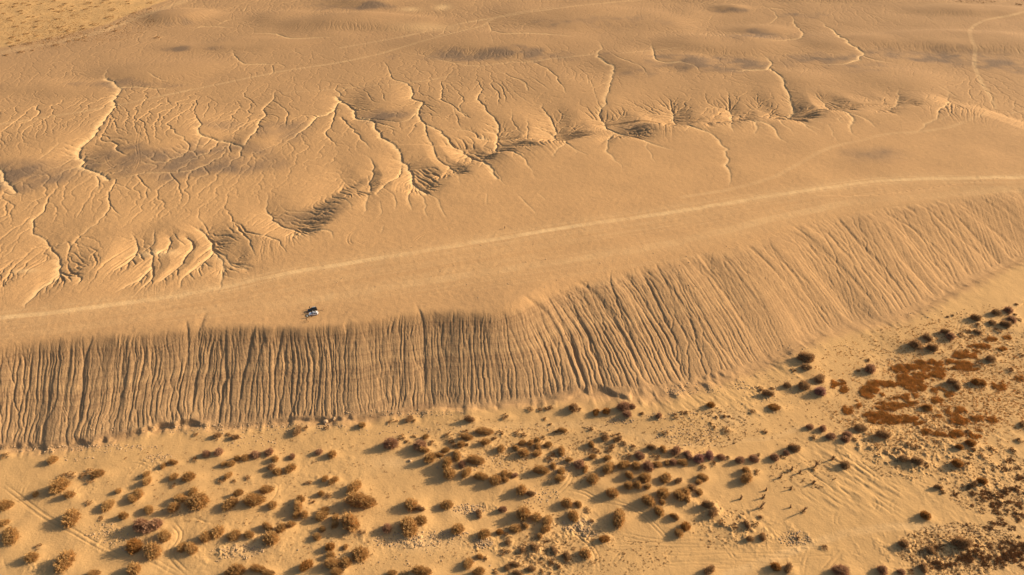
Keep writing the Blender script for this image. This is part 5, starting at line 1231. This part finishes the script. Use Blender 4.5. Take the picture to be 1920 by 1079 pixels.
# ------------------------------------------------------------------ dead shrubs with bare stems
dead_m = material("dry_bare_wood", (0.27, 0.155, 0.08), 0.9, 0.05, var=0.2, scale=2)
def tube(bm, a, b, ra, rb, n=5):
    d = (b - a)
    t = d.normalized(); u = t.orthogonal().normalized(); w = t.cross(u)
    r1 = [bm.verts.new(a + (u * math.cos(6.283 * k / n) + w * math.sin(6.283 * k / n)) * ra) for k in range(n)]
    r2 = [bm.verts.new(b + (u * math.cos(6.283 * k / n) + w * math.sin(6.283 * k / n)) * rb) for k in range(n)]
    for k in range(n):
        bm.faces.new((r1[k], r1[(k + 1) % n], r2[(k + 1) % n], r2[k]))
    bm.faces.new(r2)
def dead_shrub(px, py, h, lean, label, seed):
    r = random.Random(seed)
    x, y, z = ground_at(px, py)
    bs = bmesh.new(); bt = bmesh.new()
    for s in range(5):
        a = r.random() * 6.283; sp = 0.28 * h * r.random()
        p = Vector((0, 0, -0.1)); q = Vector((sp * math.cos(a) * .5 + lean * .35 * h, sp * math.sin(a) * .5, h * (0.4 + .15 * r.random())))
        e = Vector((sp * math.cos(a) + lean * h * .8, sp * math.sin(a), h * (0.7 + 0.35 * r.random())))
        tube(bs, p, q, 0.17, 0.13); tube(bs, q, e, 0.13, 0.05)
        for b in range(34):
            tq = r.random()
            c = q.lerp(e, tq) if b % 3 else p.lerp(q, tq)
            d = Vector((r.random() - .5, r.random() - .5, r.random() * .8)).normalized() * (0.16 + 0.22 * r.random()) * (h ** 0.5)
            sd = d.orthogonal().normalized() * 0.07
            bt.faces.new((bt.verts.new(c - sd), bt.verts.new(c + sd), bt.verts.new(c + d)))
    for b in range(60):                       # bushy foot
        a = r.random() * 6.283; q = 0.22 * h * math.sqrt(r.random())
        c = Vector((q * math.cos(a), q * math.sin(a), 0.02)); d = Vector((math.cos(a) * .2, math.sin(a) * .2, 0.2 + .25 * r.random())) * (h ** .6)
        sd = Vector((-math.sin(a), math.cos(a), 0)) * 0.06
        bt.faces.new((bt.verts.new(c - sd), bt.verts.new(c + sd), bt.verts.new(c + d)))
    o = empty("dead_shrub", (x, y, z))
    new_obj("stems", bs, dead_m, o); new_obj("dry_twigs", bt, dead_m, o)
    tag(o, label, 'dead shrub', 'bare dry shrubs with long shadows')
DE = [(1528, 876, 3.6, 0.15, "tallest of the bare dry shrubs, right of a splayed tan shrub"), (1560, 862, 2.6, 0.05, "bare dry shrub just left of a round dark shrub, farthest right"),
      (1524, 907, 2.2, .1, "bare dry shrub below the tallest one, leaning right with a thin shadow"), (1483, 918, 1.7, 0, "short bare shrub between the splayed tan shrub and the long thin shadows"),
      (1484, 882, 2.2, 0, "bare dry shrub with a stub shadow left of the tallest bare shrub"), (1389, 936, 2.0, 0, "low bare shrub with two bushy heads below the splayed tan shrub"),
      (1431, 934, 2.2, 0, "bare dry shrub directly above the forked bare shrub"), (1426, 953, 3.4, 0.2, "forked bare shrub with a long ragged shadow across bright sand"),
      (1505, 960, 3.6, 0.1, "bare dry shrub standing alone with the longest shadow, above the curved track"), (1499, 888, 2.0, 0.05, "thin bare stem shrub just left of the tallest bare shrub"),
      (1463, 896, 1.8, 0, "bare dry shrub at the left of the cluster, beside the splayed tan shrub"), (1482, 952, 1.4, 0, "small bare shrub left of the lone one with longest shadow"),
      (1436, 920, 1.4, 0, "little bare twig shrub below right of the splayed tan shrub")]
for k, d in enumerate(DE):
    dead_shrub(d[0], d[1], d[2] * 1.2, d[3], d[4], 60 + k)

# ------------------------------------------------------------------ cars
def bevel_all(bm, w, seg=2):
    bmesh.ops.bevel(bm, geom=list(bm.edges), offset=w, segments=seg, profile=0.6, affect='EDGES')
def box(bm, x0, x1, y0, y1, z0, z1, tx=0.0, ty=0.0):
    v = []
    for z, k in ((z0, 0), (z1, 1)):
        for x, y in ((x0, y0), (x1, y0), (x1, y1), (x0, y1)):
            cx, cy = (x0 + x1) / 2, (y0 + y1) / 2
            v.append(bm.verts.new((x - (tx * k if x > cx else -tx * k), y - (ty * k if y > cy else -ty * k), z)))
    for f in ((3, 2, 1, 0), (4, 5, 6, 7), (0, 1, 5, 4), (1, 2, 6, 5), (2, 3, 7, 6), (3, 0, 4, 7)):
        bm.faces.new([v[i] for i in f])
def prism(bm, prof, yfun):
    """closed side profile (x, z) swept across the car; half width depends on height"""
    l = [bm.verts.new((x, -yfun(x, z), z)) for x, z in prof]
    r = [bm.verts.new((x, yfun(x, z), z)) for x, z in prof]
    n = len(prof)
    for k in range(n):
        bm.faces.new((l[k], l[(k + 1) % n], r[(k + 1) % n], r[k]))
    bm.faces.new(list(reversed(l))); bm.faces.new(r)
def quad(bm, pts, th=0.02):
    p = [Vector(q) for q in pts]
    nrm = (p[1] - p[0]).cross(p[3] - p[0]).normalized() * th
    a = [bm.verts.new(q + nrm) for q in p]; b = [bm.verts.new(q - nrm) for q in p]
    bm.faces.new(a); bm.faces.new(list(reversed(b)))
    for k in range(4):
        bm.faces.new((a[(k + 1) % 4], a[k], b[k], b[(k + 1) % 4]))
glass_m = material("dark_tinted_glass", (0.012, 0.014, 0.016), 0.25, 0.4)
tyre_m = material("black_rubber", (0.022, 0.021, 0.020), 0.85, 0.2)
rim_m = material("grey_alloy", (0.45, 0.45, 0.46), 0.35, 0.5, 0.8)
trim_m = material("black_plastic_trim", (0.02, 0.02, 0.021), 0.6, 0.3)
lamp_m = material("clear_headlight_plastic", (0.75, 0.76, 0.78), 0.15, 0.5)
red_m = material("red_lamp_plastic", (0.35, 0.012, 0.010), 0.3, 0.5)
def car(name, px, py, rz, paint, label, roof_extra, open_door):
    x, y, z = ground_at(px, py)
    c = empty(name, (x, y, z), rz)
    tag(c, label, 'car')
    hw = lambda xx, zz: 0.96 if zz < 1.02 else 0.96 - 0.24 * (zz - 1.02) / 0.78
    bm = bmesh.new()                             # nose towards -X
    prof = [(-2.38, 0.42), (-2.42, 0.72), (-2.28, 0.98), (-1.20, 1.10), (-0.98, 1.14), (2.18, 1.14), (2.36, 1.02), (2.42, 0.70), (2.36, 0.42), (1.95, 0.36), (-1.9, 0.36)]
    prism(bm, prof, hw); bevel_all(bm, 0.05)
    new_obj("body", bm, paint, c, True)
    bm = bmesh.new()
    cab = [(-1.02, 1.12), (-0.28, 1.72), (0.0, 1.80), (1.85, 1.82), (2.12, 1.72), (2.30, 1.12)]
    prism(bm, cab, lambda xx, zz: hw(xx, zz) - 0.02); bevel_all(bm, 0.04)
    roof = new_obj("cabin", bm, paint, c, True)
    yw = lambda zz: 0.955 - 0.24 * (zz - 1.02) / 0.78
    bm = bmesh.new(); quad(bm, [(-0.99, -0.80, 1.19), (-0.99, 0.80, 1.19), (-0.36, 0.68, 1.69), (-0.36, -0.68, 1.69)], 0.025); new_obj("windscreen", bm, glass_m, c)
    bm = bmesh.new(); quad(bm, [(2.28, 0.74, 1.22), (2.28, -0.74, 1.22), (2.15, -0.66, 1.66), (2.15, 0.66, 1.66)], 0.025); new_obj("rear_window", bm, glass_m, c)
    for s in (-1, 1):
        for (a0, a1, b0, b1) in ((-0.72, 0.22, -0.22, 0.22), (0.32, 1.22, 0.32, 1.20), (1.32, 2.12, 1.30, 1.98)):
            bm = bmesh.new()
            quad(bm, [(a0, s * (yw(1.2) + .0), 1.20), (a1, s * (yw(1.2) + .0), 1.20), (b1, s * (yw(1.64) + .0), 1.64), (b0, s * (yw(1.64) + .0), 1.64)], 0.02)
            new_obj("side_window", bm, glass_m, c)
        for (d0, d1) in ((-0.80, 0.24), (0.30, 1.26)):
            if open_door and s == 1 and d0 < 0:
                continue
            bm = bmesh.new(); box(bm, d0, d1, s * 0.955 - 0.012, s * 0.955 + 0.012, 0.48, 1.08); d_ = new_obj("door", bm, paint, c)
            bm = bmesh.new(); box(bm, d1 - 0.24, d1 - 0.08, s * 0.98 - 0.015, s * 0.98 + 0.015, 0.92, 0.96); new_obj("handle", bm, trim_m, d_)
        bm = bmesh.new(); box(bm, -2.40, -2.14, s * 0.72 - 0.18, s * 0.72 + 0.18, 0.76, 0.94); bevel_all(bm, 0.03); new_obj("headlight", bm, lamp_m, c)
        bm = bmesh.new(); box(bm, 2.30, 2.41, s * 0.80 - 0.10, s * 0.80 + 0.10, 0.74, 1.08); bevel_all(bm, 0.02); new_obj("tail_light", bm, red_m, c)
        bm = bmesh.new(); box(bm, -0.66, -0.46, s * 1.07 - 0.11, s * 1.07 + 0.11, 1.10, 1.26); bevel_all(bm, 0.03); new_obj("wing_mirror", bm, trim_m, c)
        bm = bmesh.new(); box(bm, -0.05, 1.85, s * 0.60 - 0.025, s * 0.60 + 0.025, 1.84, 1.90); new_obj("roof_rail", bm, trim_m, c)
        for wx in (-1.48, 1.45):
            bm = bmesh.new()
            bmesh.ops.create_cone(bm, cap_ends=True, segments=24, radius1=0.37, radius2=0.37, depth=0.25, matrix=Matrix.Translation((wx, s * 0.86, 0.37)) @ Matrix.Rotation(math.pi / 2, 4, 'X'))
            bevel_all(bm, 0.03, 1); w_ = new_obj("wheel", bm, tyre_m, c, True)
            bm = bmesh.new()
            bmesh.ops.create_cone(bm, cap_ends=True, segments=16, radius1=0.23, radius2=0.20, depth=0.05, matrix=Matrix.Translation((wx, s * 0.995, 0.37)) @ Matrix.Rotation(-s * math.pi / 2, 4, 'X'))
            new_obj("rim", bm, rim_m, w_)
    for (bx0, bx1, nm) in ((-2.50, -2.30, "front_bumper"), (2.32, 2.50, "rear_bumper")):
        bm = bmesh.new(); box(bm, bx0, bx1, -0.90, 0.90, 0.36, 0.62); bevel_all(bm, 0.05); new_obj(nm, bm, trim_m, c)
    bm = bmesh.new(); box(bm, -2.45, -2.36, -0.48, 0.48, 0.66, 0.90); bevel_all(bm, 0.02); new_obj("grille", bm, trim_m, c)
    if open_door:                                # front door swung out on the near side
        dr = empty("door", (-0.80, 0.97, 0.0), R(62)); dr.parent = c
        bm = bmesh.new(); box(bm, 0.0, 1.04, -0.03, 0.03, 0.46, 1.10); bevel_all(bm, 0.015); new_obj("door_panel", bm, paint, dr)
        bm = bmesh.new(); quad(bm, [(0.06, 0, 1.12), (1.0, 0, 1.12), (0.98, -0.20, 1.62), (0.50, -0.20, 1.62)], 0.015); new_obj("side_window", bm, glass_m, dr)
    if roof_extra == 'sunroof':
        bm = bmesh.new(); box(bm, 0.10, 1.70, -0.30, 0.28, 1.815, 1.838); bevel_all(bm, 0.008); new_obj("sunroof", bm, glass_m, c)
    else:
        bm = bmesh.new()
        for rx in (0.15, 0.75, 1.35): box(bm, rx - 0.04, rx + 0.04, -0.70, 0.70, 1.90, 1.95)
        new_obj("roof_rack", bm, trim_m, c)
        bm = bmesh.new(); box(bm, -0.05, 1.75, 0.05, 0.62, 1.95, 2.14, 0.12, 0.08); bevel_all(bm, 0.05); new_obj("roof_box", bm, material("silver_grey_roof_box", (0.30, 0.31, 0.31), 0.35, 0.5), c, True)
    return c
white_p = material("white_car_paint", (0.78, 0.79, 0.80), 0.3, 0.5)
black_p = material("black_car_paint", (0.014, 0.017, 0.018), 0.3, 0.5)
car("parked_car", 588.2, 590.4, R(9), white_p, "white car with front door open, nearer of two parked near the bluff rim", 'sunroof', True)
car("parked_car", 586.2, 583.0, R(22), black_p, "black car parked behind the white one, with a grey roof box", 'rack', False)

# ------------------------------------------------------------------ people
skin_m = material("skin", (0.42, 0.24, 0.15), 0.6, 0.3)
hair_m = material("black_hair", (0.012, 0.010, 0.009), 0.7, 0.3)
def person(px, py, rz, top, legs, label, pose=0, h=1.74):
    x, y, z = ground_at(px, py)
    root = empty("person", (x, y, z), rz)
    k = h / 1.74
    st = [0.14, 0.02][pose % 2] if pose < 2 else 0.26
    P, E, Rr = [], [], []
    def v(co, r, par=None):
        P.append(Vector(co) * k); Rr.append(r * k * (1.45 if r > 0.04 and co[2] < 1.45 else 1.0))
        if par is not None: E.append((par, len(P) - 1))
        return len(P) - 1
    pel = v((0, 0, 0.95), 0.145)
    wst = v((0, 0, 1.10), 0.125, pel); che = v((0.01, 0, 1.30), 0.150, wst); shc = v((0, 0, 1.43), 0.105, che)
    nk = v((0.01, 0, 1.50), 0.052, shc); hd = v((0.02, 0, 1.58), 0.080, nk); tp = v((0.01, 0, 1.665), 0.088, hd)
    for s in (-1, 1):
        hip = v((0, s * 0.095, 0.90), 0.095, pel); kn = v((s * st * 0.5 + 0.02, s * 0.10, 0.50), 0.062, hip)
        an = v((s * st - 0.03, s * 0.10, 0.09), 0.042, kn); v((s * st + 0.12, s * 0.12, 0.045), 0.038, an)
        sh = v((0, s * 0.185, 1.41), 0.062, shc)
        if pose == 1:
            el = v((0.10, s * 0.26, 1.17), 0.046, sh); wr = v((0.32, s * 0.10, 1.28), 0.032, el)
        else:
            el = v((-0.02, s * 0.26, 1.14), 0.046, sh); wr = v((0.08 + 0.06 * s, s * 0.28, 0.91), 0.032, el)
        dr = (P[wr] - P[el]).normalized() / k
        pm = v(P[wr] / k + dr * 0.075, 0.030, wr)
        for f in range(4):                       # four fingers and a thumb
            o1 = v(P[pm] / k + dr * (0.035 + 0.006 * (f in (1, 2))) + Vector((0.020 * (f - 1.5), 0, 0)), 0.0085, pm)
            v(P[o1] / k + dr * 0.032 + Vector((0.004, -s * 0.014, 0)), 0.0075, o1)
        v(P[wr] / k + dr * 0.05 + Vector((0.045, -s * 0.01, 0)), 0.010, wr)
    me = bpy.data.meshes.new("body")
    me.from_pydata(P, E, []); me.update()
    me.materials.append(skin_m); me.materials.append(top); me.materials.append(legs)
    b = bpy.data.objects.new("body", me); COL.objects.link(b); b.parent = root
    sm = b.modifiers.new("skin", 'SKIN'); sm.use_smooth_shade = True
    if not me.skin_vertices:
        pass
    lay = me.skin_vertices[0].data if me.skin_vertices else None
    if lay is None:
        bmm = bmesh.new(); bmm.from_mesh(me); bmm.verts.layers.skin.verify(); bmm.to_mesh(me); bmm.free(); lay = me.skin_vertices[0].data
    for i, rr in enumerate(Rr):
        lay[i].radius = (rr, rr)
    lay[0].use_root = True
    b.modifiers.new("sub", 'SUBSURF').levels = 1
    b.modifiers["sub"].render_levels = 1
    dg = bpy.context.evaluated_depsgraph_get()
    ev = b.evaluated_get(dg)
    m2 = bpy.data.meshes.new_from_object(ev)
    b.modifiers.clear()
    b.data = m2
    m2.materials.clear()
    for mm in (skin_m, top, legs): m2.materials.append(mm)
    for p in m2.polygons:
        zc = p.center.z / k; yc = abs(p.center.y) / k
        hand = False
        for wi in range(len(P)):
            if abs(Rr[wi] - 0.030 * k) < 1e-6 and (p.center - P[wi]).length < 0.11 * k: hand = True
        p.material_index = 0 if (zc > 1.475 or hand) else (1 if (zc > 0.93 or yc > 0.19) else 2)
        p.use_smooth = True
    # face: nose, eyes and mouth, ears
    bm = bmesh.new()
    for s in (-1, 1):
        bmesh.ops.create_icosphere(bm, subdivisions=1, radius=0.012 * k, matrix=Matrix.Translation(Vector((0.098, s * 0.032, 1.615)) * k))
    new_obj("eyes", bm, hair_m, b)
    bm = bmesh.new()
    bmesh.ops.create_cone(bm, cap_ends=True, segments=8, radius1=0.018 * k, radius2=0.006 * k, depth=0.05 * k, matrix=Matrix.Translation(Vector((0.108, 0, 1.585)) * k))
    for s in (-1, 1):
        bmesh.ops.create_icosphere(bm, subdivisions=1, radius=0.026 * k, matrix=Matrix.Translation(Vector((0.015, s * 0.088, 1.60)) * k) @ Matrix.Diagonal((1, .4, 1.2, 1)))
    new_obj("nose_and_ears", bm, skin_m, b)
    bm = bmesh.new(); box(bm, 0.088 * k, 0.100 * k, -0.026 * k, 0.026 * k, 1.545 * k, 1.553 * k); new_obj("mouth", bm, red_m, b)
    bm = bmesh.new()
    vv = bmesh.ops.create_icosphere(bm, subdivisions=2, radius=0.102 * k)['verts']
    for w in vv:
        if w.co.z < -0.01 * k and w.co.x > 0: w.co.x *= 0.2
        w.co += Vector((-0.004, 0, 1.652)) * k
    new_obj("hair", bm, hair_m, root, True)
    tag(root, label, 'person')
    return root
blk = material("black_cloth", (0.015, 0.015, 0.017), 0.9); red_c = material("dark_red_cloth", (0.10, 0.018, 0.014), 0.9)
pale_c = material("pale_blue_cloth", (0.50, 0.62, 0.70), 0.9); navy = material("navy_cloth", (0.02, 0.026, 0.045), 0.9)
tan_c = material("sand_coloured_cloth", (0.36, 0.23, 0.12), 0.9); brn = material("brown_cloth", (0.10, 0.055, 0.03), 0.9)
person(581.4, 579.6, R(180), blk, blk, "person in black beside the hood of the black car", 1, 1.78)
person(576.4, 588.6, R(200), red_c, blk, "person in a dark red top in front of the two cars", 0)
person(576.5, 596.2, R(160), pale_c, navy, "person in a pale blue shirt at the nose of the white car", 0)
person(575.4, 602.2, R(220), brn, brn, "person in brown on the rim side, left of another in tan", 1)
person(578.3, 604.4, R(210), tan_c, brn, "person in a tan top nearest the bluff rim", 0)
person(584.4, 595.0, R(90), red_c, blk, "person in a dark red top next to the open white car door", 1)
person(606.8, 581.6, R(180), tan_c, tan_c, "person in sand coloured clothes standing behind both cars", 0)
person(946.6, 429.0, R(150), blk, blk, "lone person in black standing beyond the main dirt track", 1, 1.8)
person(1104.6, 573.6, R(120), blk, brn, "lone person in dark clothes standing on the rilled bluff slope", 2)
